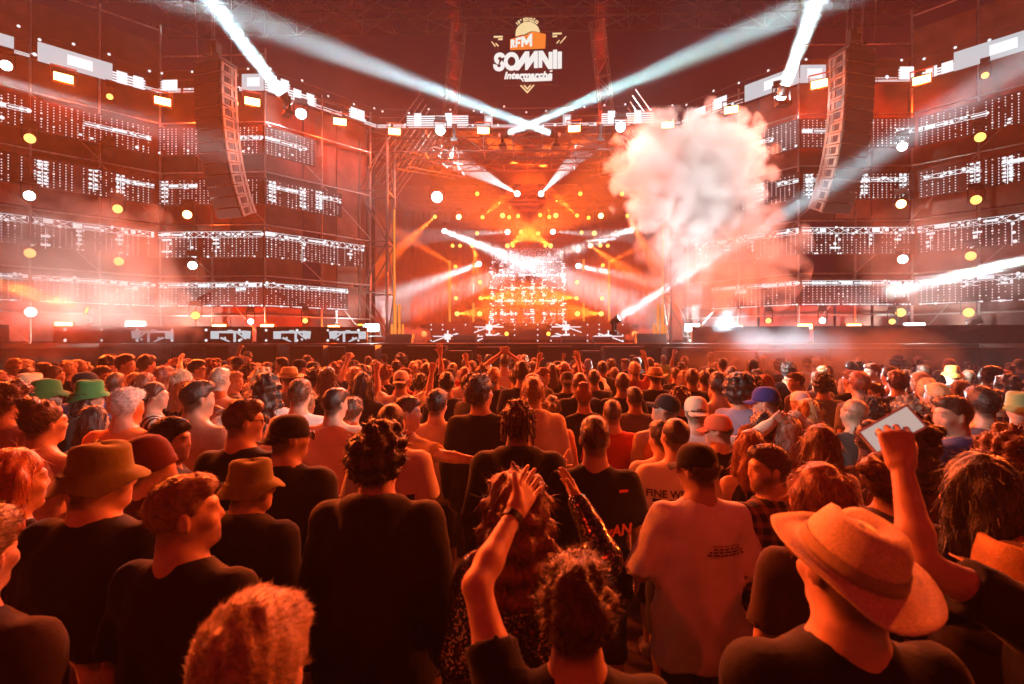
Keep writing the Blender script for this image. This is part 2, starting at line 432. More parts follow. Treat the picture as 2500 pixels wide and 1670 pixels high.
top_strip(wr, 'thin white LED strip along the top of the right wing, bright blocks at its ends', 6,
          [(0, .58, .995, 10.44, 11.0, 'block'), (0, .30, .40, 10.5, 10.85, 'bars'), (0, .12, .2, 10.5, 10.75, 'bars'), (1, .005, .22, 10.44, 11.0, 'block'), (1, .84, .93, 10.5, 10.85, 'bars'), (2, .3, .95, 10.42, 10.98, 'block'), (2, .05, .3, 10.42, 10.7, 'bars')])

# ------------------------------------------------------------------ low LED boards standing on the deck edge
def floor_board(x0, y0, x1, y1, label, seed, glyphs):
    a = Vector((x0, y0, 0)); b = Vector((x1, y1, 0)); d = b-a; L = d.length; c = (a+b)/2; rng = random.Random(seed)
    t = empty('led_board', (c.x, c.y, DECK), label, 'led screen', 'low LED boards along the deck edge', math.atan2(d.y, d.x))
    h = .52
    p = MB().box((0, .05, h/2+.01), (L, .1, h)).build('led_panel', M_LEDPANEL, t)
    g = MB(); n = 8
    x = -L/2+.3
    while x < L/2:
        for z in (.10, .42):
            r = .035+.015*rng.random(); g.add([(x+r*math.cos(2*math.pi*i/n), -.006, z+r*math.sin(2*math.pi*i/n)) for i in range(n)], [tuple(range(n))])
        x += .95
    tag(g.build('led_pixel_grid', E_DOT, p), kind='stuff')
    for gx, fl in glyphs:                # white machine-like pictograms
        g = MB(); k = fl
        def q(pts): g.add([(gx+k*x*.72, -.012, z*.8+.05) for x, z in pts], [tuple(range(len(pts)))])
        q([(-.95, .12), (-.62, .12), (-.62, .42), (-.95, .42)]); q([(-.62, .34), (.30, .34), (.30, .43), (-.62, .43)]); q([(.30, .18), (.62, .12), (.66, .42), (.30, .45)])
        q([(-.05, .0), (.06, .0), (.06, .36), (-.05, .36)]); q([(.08, .34), (.16, .36), (.5, .12), (.42, .10)]); q([(-.6, .14), (-.52, .2), (-.16, .02), (-.24, .0)])
        q([(-.42, .10), (-.34, .10), (-.34, .2), (-.42, .2)]); q([(.22, .06), (.32, .06), (.32, .15), (.22, .15)]); q([(-.30, .43), (-.02, .43), (-.1, .47), (-.26, .47)])
        tag(g.build('led_pattern', E_LEDDIM, p), kind='stuff')
floor_board(-17.4, 9.9, -14.3, 13.7, 'low LED board with white pictograms at the far left deck edge', 1, [(-.2, 1)])
floor_board(-13.9, 14.6, -8.6, 15.75, 'low LED board with white pictograms on the left deck edge', 2, [(-.2, -1), (2.2, 1)])
floor_board(-8.5, 15.8, -5.1, 16.1, 'low LED board with white pictogram left of the stage opening', 3, [(-.5, 1), (1.0, -1)])
floor_board(13.9, 14.6, 8.6, 15.75, 'low LED board with white pictograms on the right deck edge', 4, [(.2, 1), (-2.0, 1)])
floor_board(8.5, 15.8, 5.1, 16.1, 'low LED board with white pictogram right of the stage opening', 5, [(-1.0, -1), (.8, 1)])
floor_board(17.4, 9.9, 14.3, 13.7, 'low LED board with white pictograms at the far right deck edge', 6, [(.2, 1)])

# ================================================================== stage opening: towers, roof, back drape
def truss(name, a, b, w, label, cat='truss', group=None, r=.032, hgt=None, bay=None, m=None):
    m = m or M_DARKSTEEL
    a = Vector(a); b = Vector(b); d = b-a; L = d.length; q = d.to_track_quat('X', 'Z').to_matrix(); m = m or M_ALU; hgt = hgt or w
    t = empty(name, a, label, cat, group)
    cs = [q @ Vector((0, sy*w/2, sz*hgt/2)) for sy in (-1, 1) for sz in (-1, 1)]
    for c in cs: MB().bar(c, c+d, r, 6).build('chord', m, t)
    g = MB(); n = max(2, round(L/(bay or w*1.3)))
    for i in range(n):
        u, v = d*(i/n), d*((i+1)/n)
        for (p, s2) in ((0, 1), (2, 3), (0, 2), (1, 3)):
            if i % 2: p, s2 = s2, p
            g.bar(cs[p]+u, cs[s2]+v, r*.55, 5); g.bar(cs[p]+u, cs[s2]+u, r*.5, 5)
    g.build('lacing', m, t); return t
for s, side in ((-1, 'left'), (1, 'right')):
    x = s*6.1
    t = truss('stage_tower', (x, 20.6, DECK), (x, 20.6, 10.1), 1.1, f'dark lattice tower at the {side} edge of the stage opening', 'tower', 'stage towers', .06, bay=1.9, m=M_DARKSTEEL)
    o = MB().box((s*.75, .7, 4.0), (.9, .08, 8)).build('side_drape', M_DRAPE, t)
    MB().bar((-s*.78, -.3, 0.3), (-s*.78, -.3, 5.35), .035, 8).build('led_tube', E_TUBE, t)
    c = MB()
    for k, (dx, h) in enumerate(((-.86, 1.55), (-1.02, 1.55), (-1.16, .75), (-.72, .75))):
        MB().bar((s*dx, -.45, .08), (s*dx, -.45, h), .045, 8).build('led_tube', E_TUBE, t)
# roof and back
truss('roof_truss', (-6.5, 20.9, 10.2), (6.5, 20.9, 10.2), .9, 'front roof truss across the stage opening just behind the top LED strip', group='roof trusses')
truss('roof_truss', (-6.8, 24.5, 10.9), (6.8, 24.5, 10.9), .9, 'second roof truss inside the stage, behind the opening', group='roof trusses')
truss('roof_truss', (-6.8, 28.5, 10.3), (6.8, 28.5, 10.3), .8, 'rear roof truss carrying beam lamps above the DJ riser', group='roof trusses')
truss('roof_truss', (-18, 24.5, 17.9), (18, 24.5, 17.9), 1.2, 'long high roof truss that carries the festival sign', group='roof trusses', r=.05, bay=1.6)
for s, side in ((-1, 'left'), (1, 'right')):
    truss('roof_truss', (s*2.9, 21.6, 15.6), (s*4.0, 24.6, 10.9), .55, f'slanted roof truss above the stage, {side} of the sign', group='roof trusses')
    truss('roof_truss', (s*5.2, 20.9, 9.6), (s*3.4, 25.5, 10.6), .6, f'slanted dark truss under the {side} half of the stage roof', group='roof trusses', m=M_DARKSTEEL)
    truss('roof_truss', (s*18.5, 21.5, 17.4), (s*9.2, 24.5, 19.0), .8, f'high truss over the {side} wing behind the line array cables', group='roof trusses')
    d = MB()
    for k in range(9):
        d.bar((s*(6.6), 21+k*.55, 9.3), (s*(6.6-2.2), 21+k*.55, 12.4), .03, 5)
    tag(d.build('roof_bracing', M_STEEL), f'row of slanted steel braces on the {side} side of the stage roof', 'bracing')
bk = empty('back_drape', (0, 37, DECK), 'tall black drape closing the back of the stage', 'drape')
for i in range(14):
    g = MB(); n = 10; w = 18/14
    vs = []
    for sd in (0, 1):
        for c in range(n+1):
            for z in (0.02, 9.6): vs.append((-w/2+w*c/n, .09*math.sin(c*1.9+i)+sd*.02, z))
    fs = []; Lq = 2*(n+1)
    for c in range(n): fs += [(2*c, 2*c+2, 2*c+3, 2*c+1), (Lq+2*c, Lq+2*c+1, Lq+2*c+3, Lq+2*c+2)]
    g.add(vs, fs); o = g.build('drape_panel', M_DRAPE, bk, True); o.location = (-9+w*(i+.5), 0, 0)
for s, side in ((-1, 'left'), (1, 'right')):
    o = empty('side_drape', (s*8.6, 29, DECK), f'black side drape on the {side} of the stage interior', 'drape')
    for i in range(8):
        MB().box((0, -7.2+i*2.05, 4.7), (.05, 2.0, 9.3), Matrix.Rotation(.04*(-1)**i, 3, 'Z')).build('drape_panel', M_DRAPE, o)
rf = empty('stage_roof', (0, 30, 12.0), 'dark stage roof skin above the inner trusses', 'roof')
for i in range(6): MB().box((-5.0+i*2.0, 0, .2*math.cos(i)), (1.96, 12, .06)).build('roof_panel', M_DRAPE, rf)

# ------------------------------------------------------------------ DJ riser, booth, LED wall
RY = 27.5
rz0 = DECK; rh = 1.06
rs = empty('dj_riser', (0, RY, DECK), 'wide dark DJ riser with white LED pictograms on its front', 'riser')
MB().box((0, 2.6, rh/2+.01), (10.7, 5, rh-.04)).build('platform', M_DECK, rs)
for i, (x, w) in enumerate(((-4.2, 2.5), (-1.95, 1.9), (0, 1.9), (1.95, 1.9), (4.2, 2.5))):
    p = MB().box((x, .02, rh/2), (w-.03, .1, rh)).build('led_panel', M_LEDPANEL, rs)
    rng = random.Random(40+i); g = MB(); n = 8
    xx = x-w/2+.25
    while xx < x+w/2:
        for z in (.12, .42, .72, .98):
            if rng.random() < .55: g.add([(xx+.045*math.cos(2*math.pi*k/n), -.036, z+.045*math.sin(2*math.pi*k/n)) for k in range(n)], [tuple(range(n))])
        xx += .62
    tag(g.build('led_pixel_grid', E_DOT, p), kind='stuff')
    if i != 2:
        g = MB(); k = -1 if i < 2 else 1
        for k2 in range(2 if i in (1, 3) else 1):
            zz = .28+.5*k2; cx = x+.1*k
            def q(pts): g.add([(cx+k*a, -.04-.002*k2, zz+b) for a, b in pts], [tuple(range(len(pts)))])
            q([(-.85, .05), (.75, .05), (.85, .1), (-.7, .12)]); q([(-.16, -.1), (.18, -.1), (.2, .22), (-.16, .2)]); q([(.15, 0), (.22, .04), (.85, -.2), (.8, -.24)]); q([(-.6, .2), (-.5, .26), (.1, .05), (0, .04)])
            q([(-.05, -.24), (.05, -.24), (.04, .4), (-.04, .4)])
        tag(g.build('led_pattern', E_LED, p), kind='stuff')
bt = empty('dj_booth', (0, 30.2, DECK+rh), 'dark DJ table with glass front in the middle of the riser', 'table')
MB().box((0, 0, 1.02), (7.0, .9, .10)).build('table_top', M_BLACK, bt)
for x in (-3.3, -1.7, 1.7, 3.3): MB().box((x, 0, .49), (.08, .7, .96)).build('leg', M_BLACK, bt)
MB().box((-.62, 0, 1.12), (.7, .5, .1)).build('mixer', M_DARKSTEEL, bt); MB().box((.62, 0, 1.12), (.7, .5, .1)).build('player', M_DARKSTEEL, bt)
wl_ = empty('led_wall', (0, 33.6, DECK), 'tall lattice LED wall of white dots behind the DJs', 'led screen')
rng = random.Random(77); g = MB(); d2 = MB(); fr_ = MB()
Wd, Ht = 4.7, 6.2
for i in range(8):
    x = -Wd/2+Wd*i/7; fr_.box((x, .03, Ht/2), (.10, .05, Ht))
for j in range(8):
    z = .2+j*.85; fr_.box((0, .03, z), (Wd, .05, .08))
fr_.build('frame', M_DARKSTEEL, wl_)
def rc(b, x, z, w, h, y=-.004): b.add([(x-w/2, y, z-h/2), (x+w/2, y, z-h/2), (x+w/2, y, z+h/2), (x-w/2, y, z+h/2)], [(0, 1, 2, 3)])
for j in range(8):
    z = .2+j*.85; x = -Wd/2
    if j >= 7 : continue
    while x < Wd/2:
        w = rng.uniform(.05, .2)
        if rng.random() < .8: rc(g, x+w/2, z+rng.uniform(-.03, .03), w, rng.choice((.07, .11, .2)))
        x += w+.03
for i in range(8):
    x = -Wd/2+Wd*i/7; z = .1
    while z < Ht-1.0:
        if rng.random() < (.75 if i in (0, 2, 4, 5, 7) else .45): rc(g, x+rng.uniform(-.1, .1), z, rng.choice((.08, .14, .26)), .09, -.008)
        z += .13
for i in range(52):
    for j in range(68):
        x = -Wd/2+(i+.5)*Wd/52; z = (j+.5)*Ht/68
        if rng.random() < (.28 if z < Ht-1.1 else .55) : rc(d2, x, z, .035, .035, -.012)
tag(g.build('led_pattern', E_LEDWALL, wl_), kind='stuff'); tag(d2.build('led_pixel_grid', E_LEDWALL, wl_), kind='stuff')
for i, (px, y0, y1) in enumerate(((1098, 637, 788), (1156, 637, 672), (1156, 740, 788), (1425, 633, 668), (1425, 738, 787), (1487, 633, 787))):
    a = UY(px, y1, 28.6); b = UY(px, y0, 28.6)
    t = empty('led_tube', a, f'thin vertical amber light tube on the riser, {ORD[i]} from the left', 'light tube', 'amber tubes on the riser')
    h = b.z-a.z
    MB().bar((0, 0, .06), (0, 0, h), .06, 8).build('tube', E_TUBE, t); MB().bar((0, 0.09, min(0, DECK+rh-a.z)), (0, .09, h), .02, 6).build('stand', M_BLACK, t)

# monitor wedges / flight cases on the deck
for i, (px, py, d, w, h) in enumerate(((975, 836, 19.0, 1.0, .34), (1588, 836, 19.0, 1.1, .36), (1135, 836, 24.0, 1.1, .38), (1210, 836, 24.5, 1.2, .35), (1400, 836, 24.5, 1.2, .35), (1470, 836, 24.0, .9, .3))):
    p = U(px, py, d); t = empty('monitor_speaker', (p.x, p.y, DECK), f'black stage monitor box on the deck, {ORD[i]} from the left', 'speaker', 'stage monitors')
    g = MB(); g.add([(-w/2, -.3, 0), (w/2, -.3, 0), (w/2, .35, 0), (-w/2, .35, 0), (-w/2, -.12, h), (w/2, -.12, h), (w/2, .35, h), (-w/2, .35, h)], [(3, 2, 1, 0), (4, 5, 6, 7), (0, 1, 5, 4), (1, 2, 6, 5), (2, 3, 7, 6), (3, 0, 4, 7)])
    g.build('cabinet', M_SUB, t)
    g = MB(); g.add([(-w/2+.05, -.299, .04), (w/2-.05, -.299, .04), (w/2-.05, -.15, h-.05), (-w/2+.05, -.15, h-.05)], [(0, 1, 2, 3)]); o = g.build('grille', M_GRILLE, t); o.location.y = -.012

# ================================================================== line arrays
def line_array(s, side):
    top = Vector((s*9.75, 15.3, 10.62)); t = empty('line_array', top, f'tall black line array of speakers hanging in front of the {side} wing', 'speakers', 'line arrays')
    n = 14; ch = .335; wd = 1.0; dp = .62; y = 0.0; z = 0.0; ang = 0.0; yaw = s*R(15)
    g = MB(); g.box((0, .3, .09), (wd*.95, .75, .09)); g.box((0, .5, .16), (.12, 1.3, .1)); o = g.build('fly_frame', M_DARKSTEEL, t); o.rotation_euler.z = yaw
    for k in range(n):
        a2 = R(.7*k+.11*k*k)*1.0
        c = Vector((0, y+math.sin(a2)*ch/2, z-math.cos(a2)*ch/2))
        M = Matrix.Rotation(yaw, 4, 'Z') @ Matrix.Translation(c) @ Matrix.Rotation(a2, 4, 'X')
        cab = MB().box((0, dp/2, 0), (wd, dp, ch-.025)).build('speaker_cabinet', M_PAINT, t); cab.matrix_local = M
        # front with recessed grilles
        MB().box((0, -.022, 0), (wd-.03, .04, ch-.05)).build('grille', M_GRILLE, cab)
        for sx in (-1, 1):        # rigging side plates with openings
            f = MB(); x = sx*(wd/2+.014)
            f.box((x, .06, 0), (.024, .09, ch-.03)); f.box((x, dp-.06, 0), (.024, .09, ch-.03)); f.box((x, dp/2, ch/2-.045), (.022, dp-.22, .05)); f.box((x, dp/2, -ch/2+.045), (.022, dp-.22, .05)); f.box((x, dp*.62, 0), (.02, .05, ch-.13))
            f.build('rigging_plate', M_PAINT, cab)
            h = MB().box((sx*(wd/2+.003), dp*.36, 0), (.012, .17, ch-.15)).build('recess', M_BLACK, cab)
        y += math.sin(a2)*ch; z -= math.cos(a2)*ch
    g = MB()
    for dx, dy in ((-.35, .1), (-.1, .5), (.12, .2), (.38, .6), (.25, -.2)):
        g.bar((dx, dy, .1), (dx*1.5+s*.4, dy+.4, 6.0), .012, 4)
    g.build('cables', M_STEEL, t)
    mt = empty('motor_hoist', top+Vector((-s*.1, .2, .42)), f'chain hoist above the {side} line array', 'hoist', 'chain hoists')
    MB().box((0, 0, .12), (.28, .28, .34)).build('motor', M_DARKSTEEL, mt); MB().box((.1, -.15, .2), (.14, .05, .12)).build('plate', M_ALU, mt); MB().bar((0, 0, .3), (0, 0, 5), .012, 5).build('chain', M_STEEL, mt)
line_array(-1, 'left'); line_array(1, 'right')

# ================================================================== subwoofers on the ground before the stage
subs = [(500, 560, 842), (600, 680, 842), (705, 790, 843), (800, 842, 846), (842, 918, 842), (985, 1089, 844), (1158, 1242, 847), (1313, 1402, 845), (1472, 1576, 846), (1627, 1745, 848), (1752, 1880, 858), (1090, 1150, 856), (1418, 1470, 856)]
for i, (x0, x1, yt) in enumerate(sorted(subs)):
    d = 14.6+(.35 if yt > 853 else 0); p = U((x0+x1)/2, yt, d); w = (x1-x0)/FPX*d*.96; h = p.z
    t = empty('subwoofer', (p.x, p.y, 0), f'black subwoofer stack in front of the stage, {ORD[i]} from the left', 'subwoofer', 'subwoofers before the stage')
    t.rotation_euler.z = -.06*(p.x/4)
    for k in range(2):
        z0 = h*k/2; c = MB().box((0, .4, z0+h/4), (w, .8, h/2-.015)).build('cabinet', M_SUB, t)
        MB().box((0, -.012, z0+h/4), (w-.08, .03, h/2-.09)).build('grille', M_GRILLE, c)
        for sx in (-1, 1):
            for q in range(3): MB().box((sx*(w/2+.004), .2+.2*q, z0+h/4+.04), (.012, .09, .16)).build('handle', M_BLACK, c)
        MB().box((0, .38, z0+h/2-.01), (w-.06, .7, .012)).build('edge_strip', M_PAINT, c)

# ================================================================== sign
def text_mesh(txt, size, ext, shear=0.0, bold=0.0):
    c = bpy.data.curves.new('t', 'FONT'); c.body = txt; c.size = size; c.extrude = ext; c.shear = shear; c.offset = bold; c.resolution_u = 4; c.align_x = 'CENTER'
    o = bpy.data.objects.new('t', c); COL.objects.link(o); dg = bpy.context.evaluated_depsgraph_get()
    m = bpy.data.meshes.new_from_object(o.evaluated_get(dg)); bpy.data.objects.remove(o); bpy.data.curves.remove(c)
    return m
def put_text(txt, size, mtl, parent, loc, name, shear=0, bold=0, roll=0, sx=1, ext=.02):
    m = text_mesh(txt, size, ext, shear, bold); m.materials.clear(); m.materials.append(mtl)
    o = link(bpy.data.objects.new(name, m), parent); o.location = loc; o.rotation_euler = (R(90), 0, 0)
    o.rotation_euler = (Matrix.Rotation(-roll, 3, 'Y') @ Matrix.Rotation(R(90), 3, 'X')).to_euler(); o.scale = (sx, 1, 1); return o
SY = 19.4
sc0 = UY(1288, 135, SY); sg = empty('festival_sign', sc0, 'glowing festival logo sign hung high above the stage', 'sign')
SK = 1/7.468/FPX*SY                # photo detail pixels to metres
def S(x, y, dy=0): return Vector(((x-657)*SK, dy, (784-y)*SK))
def sp(name, pts, mtl, dy=0.0, th=.05):
    q = [((x-657)*SK, (784-y)*SK) for x, y in pts]
    return MB().poly(q, th, c=(0, dy, 0)).build(name, mtl, sg)
# sun and orange block
sun = [(660+224*math.cos(t), 400-222*math.sin(t)) for t in np.linspace(0.08, math.pi+.12, 26)]
sp('sun_disc', [(880, 365), *sun[1:], (438, 432), (470, 424), (540, 402), (615, 395), (660, 365), (730, 340), (800, 345)], E_SIGNC)
sp('orange_block', [(338, 495), (440, 470), (540, 435), (620, 430), (680, 388), (740, 365), (800, 368), (990, 415), (980, 662), (338, 680)], E_SIGNO, -.01)
sp('letter_R', [(350, 512), (395, 505), (420, 525), (422, 555), (405, 578), (432, 645), (405, 648), (382, 590), (382, 652), (350, 655)], E_SIGNW, -.045)
sp('letter_F', [(440, 500), (470, 478), (540, 470), (540, 505), (475, 515), (472, 555), (525, 550), (525, 582), (470, 587), (468, 645), (436, 648)], E_SIGNW, -.045)
sp('letter_M', [(545, 465), (590, 452), (635, 530), (690, 430), (740, 402), (740, 632), (695, 634), (695, 540), (645, 605), (625, 605), (585, 545), (582, 640), (545, 642)], E_SIGNW, -.045)
# SOMNII
def ring(cx, cy, rx, ry, ix, iy, t0=0, t1=2*math.pi, n=28):
    g = MB(); vs = []
    full = abs(t1-t0-2*math.pi) < 1e-6; m = n if full else n+1
    for y in (-.025, .025):
        for k in range(m):
            t = t0+(t1-t0)*k/n
            for a, b in ((rx, ry), (ix, iy)): vs.append(((cx+a*math.cos(t)-657)*SK, y, (784-(cy-b*math.sin(t)))*SK))
    fs = []
    for k in range(n):
        a = 2*k; b = 2*((k+1) % m); o = 2*m
        fs += [(a, a+1, b+1, b), (o+a, o+b, o+b+1, o+a+1), (a, b, o+b, o+a), (a+1, o+a+1, o+b+1, b+1)]
    g.add(vs, fs); return g
ring(365, 890, 140, 165, 72, 90).build('letter_O', E_SIGNW, sg)
g = ring(150, 835, 105, 105, 34, 36, R(20), R(255)); g2 = ring(135, 965, 105, 98, 34, 34, R(-195), R(62)); g.add(g2.v, g2.f); g.build('letter_S', E_SIGNW, sg)
sp('letter_M', [(430, 1052), (495, 1052), (610, 905), (612, 1048), (655, 1046), (772, 880), (772, 1016), (845, 1014), (845, 712), (780, 714), (690, 842), (688, 718), (610, 718), (520, 850), (470, 950)], E_SIGNW)
sp('letter_N', [(856, 712), (935, 712), (1040, 885), (1040, 735), (1112, 735), (1112, 1038), (1035, 1038), (925, 860), (925, 1010), (856, 1010)], E_SIGNW)
sp('letter_I', [(1120, 698), (1194, 696), (1194, 1034), (1120, 1034)], E_SIGNW); sp('letter_I', [(1203, 732), (1280, 732), (1278, 1032), (1203, 1034)], E_SIGNW)
put_text('Intermarche', 165*SK, E_SIGNW, sg, S(660, 1203), 'sponsor_lettering', .25, 6.5*SK, sx=1.06)
sp('macron', [(1065, 1072), (1112, 1070), (1106, 1086), (1060, 1088)], E_SIGNW)
sp('underline_bar', [(585, 1205), (1108, 1192), (1100, 1248), (610, 1262)], E_SIGNW); sp('underline_tail', [(520, 1200), (552, 1198), (590, 1258), (570, 1258)], E_SIGNW)
for i, (chx, x, y, rr) in enumerate((('1', 480, 222, 38), ('0', 512, 196, 28), ('ª', 545, 168, 20), ('E', 597, 162, 9), ('D', 643, 152, 2), ('I', 681, 152, -4), ('Ç', 716, 158, -10), ('Ã', 764, 176, -20), ('O', 812, 202, -30))):
    put_text(chx, (72 if i != 2 else 60)*SK, E_SIGNC, sg, S(x, y), 'edition_letter', 0, 3*SK, R(rr))
for nm, pts in (('dash', [(38, 427), (206, 427), (206, 447), (38, 447)]), ('dash', [(120, 473), (204, 473), (204, 492), (120, 492)]), ('dash', [(-5, 525), (10, 525), (75, 605), (60, 612)]), ('dash', [(68, 560), (85, 555), (134, 605), (118, 610)]),
                ('dash', [(1110, 390), (1278, 388), (1278, 408), (1110, 410)]), ('dash', [(1110, 440), (1194, 438), (1194, 456), (1110, 458)]), ('dash', [(1345, 455), (1362, 458), (1262, 575), (1245, 572)]), ('dash', [(1225, 520), (1245, 522), (1198, 575), (1180, 572)]),
                ('chevron', [(520, 1332), (548, 1332), (652, 1445), (758, 1330), (784, 1330), (652, 1475)]), ('chevron', [(584, 1332), (608, 1332), (652, 1382), (698, 1332), (722, 1332), (652, 1412)])):
    sp(nm, pts, E_SIGNC)
g = MB()
for x in (-1.1, -.4, .4, 1.1): g.bar((x, .06, -1.2), (x, .06, 1.9), .012, 5)
for z in (-1.1, -.35, .4, 1.1): g.bar((-1.3, .06, z), (1.3, .06, z), .012, 5)
g.build('carrier_frame', M_BLACK, sg)
# ================================================================== lamps
def strobe(p, face, label, w=.46, h=.24, group='orange wash strobes', lens=None, hang=1):
    """flat rectangular LED wash light in a yoke; face = unit direction it shines to"""
    t = empty('strobe_light', p, label, 'stage light', group)
    q = Vector(face).to_track_quat('-Y', 'Z').to_matrix().to_4x4()
    hd = MB().box((0, .07, 0), (w+.07, .14, h+.07)).build('housing', M_BLACK, t); hd.matrix_local = q
    MB().box((0, -.008, 0), (w, .012, h)).build('lens', lens or E_ORANGE, hd)
    g = MB()
    for s in (-1, 1): g.box((s*(w/2+.06), .06, hang*.14), (.025, .05, .36))
    g.box((0, .06, hang*.32), (w+.15, .05, .03)); g.build('yoke', M_DARKSTEEL, hd)
    return t
def head(p, face, label, lens, r=.13, group='beam lamps', base=1):
    """moving head: base, yoke, barrel, glowing lens"""
    t = empty('beam_lamp', p, label, 'stage light', group)
    q = Vector(face).to_track_quat('Z', 'Y').to_matrix().to_4x4()
    b = MB().lathe([(r*.2, -.36), (r*.85, -.34), (r*.95, -.1), (r*1.12, -.03), (r*1.12, 0.0), (r*1.0, 0.0), (r*.98, -.05)], 12).build('barrel', M_BLACK, t, True); b.matrix_local = q
    MB().lathe([(r*1.0, -.03), (r*.6, -.012), (0.001, -.006)], 12).build('lens', lens, b)
    fv = Vector(face).normalized(); base = -1 if fv.z > .05 else 1; rz = math.atan2(fv.y, fv.x)-math.pi/2; back = fv*-.2
    g = MB()
    for s in (-1, 1): g.box((s*r*1.35, 0, base*.14), (.03, .08, .40))
    g.box((0, 0, base*.34), (r*2.8, .10, .05)); y = g.build('yoke', M_BLACK, t); y.location = back; y.rotation_euler.z = rz
    y = MB().box((0, 0, base*.42), (r*2.4, .26, .11)).build('base', M_BLACK, t); y.location = back; y.rotation_euler.z = rz
    return t
DEEP = (1.0, .062, .006); ORANGE = (1.0, .105, .010); AMBER = (1.0, .17, .022); WHITE = (.80, .97, 1.0); CYAN = (.55, .90, 1.0); RED = (1.0, .035, .008)

# orange rectangular strobes under the top strip
tops = [(155, 190), (397, 247), (616, 248), (830, 297), (963, 321), (1180, 319), (1402, 314), (1630, 305), (1785, 268), (2000, 205), (2250, 195)]
for i, (px, py) in enumerate(tops):
    p = UW(px, py, .35); aim = Vector((p.x*.25, 5.5, 1.2)); f = (aim-p).normalized(); f2 = (Vector((0, 0, 2))-p); f2.z *= .25; f2.normalize()
    strobe(p, f2, f'orange glowing strobe under the top LED strip, {ORD[i]} from the left', .44, .22)
    spot(p+f2*.12, aim, ORANGE, TOPW*(.06 if px in (1630, 1785) else 1.0), 72, .9, .12, linear=False); point(p+f2*.14+Vector((0, 0, -.1)), DEEP, GLOWW*(.3 if px in (1630, 1785) else 1.0), .1)
floor = [(155, 793), (535, 798), (652, 798), (815, 800), (1798, 800), (1965, 797), (2085, 797)]
for i, (px, py) in enumerate(floor):
    p = UW(px, py, .25); f = (Vector((p.x*.4, 0, p.z))-p).normalized()
    strobe(p, f, f'orange glowing strobe low on the set behind the deck edge, {ORD[i]} from the left', .40, .15, hang=-1)
    point(p+f*.3+Vector((0, 0, .05)), DEEP, FLW, .12)
# more strobes on unseen masts beside and behind the audience, inferred from the crowd's light
for i, (x, y, z, pw, col, dg) in enumerate([(-16.6, 13.4, 9.9, 1.6, (1.0, .105, .010), 46), (-17.8, 0.0, 9.4, .025, (1.0, .028, .004), 50), (-9.0, -8.0, 14.0, .085, (1.0, .022, .005), 44), (16.6, 13.4, 9.9, 1.6, (1.0, .105, .010), 46), (17.8, 0.0, 9.4, .025, (1.0, .028, .004), 50), (9.0, -8.0, 14.0, .085, (1.0, .022, .005), 44)]):
    side = 'left' if x < 0 else 'right'; p = Vector((x, y, z)); aim = Vector((x*.03, 3.2 if y > 2 else 5.0, 1.3)); f = (aim-p).normalized()
    t = empty('lamp_mast', (x*1.02, y, 0), f'steel mast beside the audience on the {side}, {ORD[i % 3]} from the stage', 'mast', 'lamp masts beside the audience')
    MB().bar((0, 0, 0), (0, 0, z+.6), .09, 8).build('post', M_STEEL, t); MB().box((-.01*x, 0, z+.5), (.5, .12, .1)).build('arm', M_STEEL, t); MB().box((0, 0, .04), (.7, .7, .08)).build('foot', M_DARKSTEEL, t)
    strobe(p, f, f'orange strobe on the audience mast, {ORD[i % 3]} from the stage on the {side}', .44, .22)
    spot(p+f*.15, aim, col, SIDEW*pw, dg, .9, .15, linear=False)

# hexagonal beam lamps on the wings
hexs = [(73, 338, 'y'), (287, 510, 'y'), (457, 524, 'o'), (72, 478, 'w'), (73, 618, 'y'), (290, 638, 'y'), (470, 648, 'w'), (75, 762, 'w'), (477, 770, 'y'), (612, 785, 'ws'), (745, 783, 'ys'), (265, 372, 'k'),
        (2203, 358, 'w'), (2393, 335, 'y'), (2200, 498, 'o'), (2383, 488, 'y'), (2204, 633, 'w'), (2370, 625, 'y'), (2199, 763, 'y'), (2365, 763, 'y'), (2008, 783, 'ws'), (2178, 785, 'ys'), (1876, 783, 'ys'), (268, 236, 'ys'), (2405, 184, 'ys'), (2040, 212, 'ys'), (575, 252, 'ys'), (15, 160, 'w')]
cn = {'y': ('yellow', E_YELL), 'o': ('bright orange', E_ORANGE), 'w': ('white', E_WHITE), 'k': ('unlit black', M_BLACK)}
cnt = {}
for px, py, k in sorted(hexs):
    p = UW(px, py, .3); f = (Vector((0, 0, 2.1))-p).normalized(); side = 'left' if px < 1250 else 'right'; c, lm = cn[k[0]]
    key = (side, k); cnt[key] = cnt.get(key, 0)+1
    r = (.135 if len(k) == 1 else .09)
    head(p, f, f'{"small " if len(k) > 1 else ""}{c} beam lamp on the {side} wing, {ORD[cnt[key]-1]} of its colour from the left', lm, r, 'beam lamps on the wings')
    if k == 'o': point(p+f*.25, ORANGE, 40, .1)

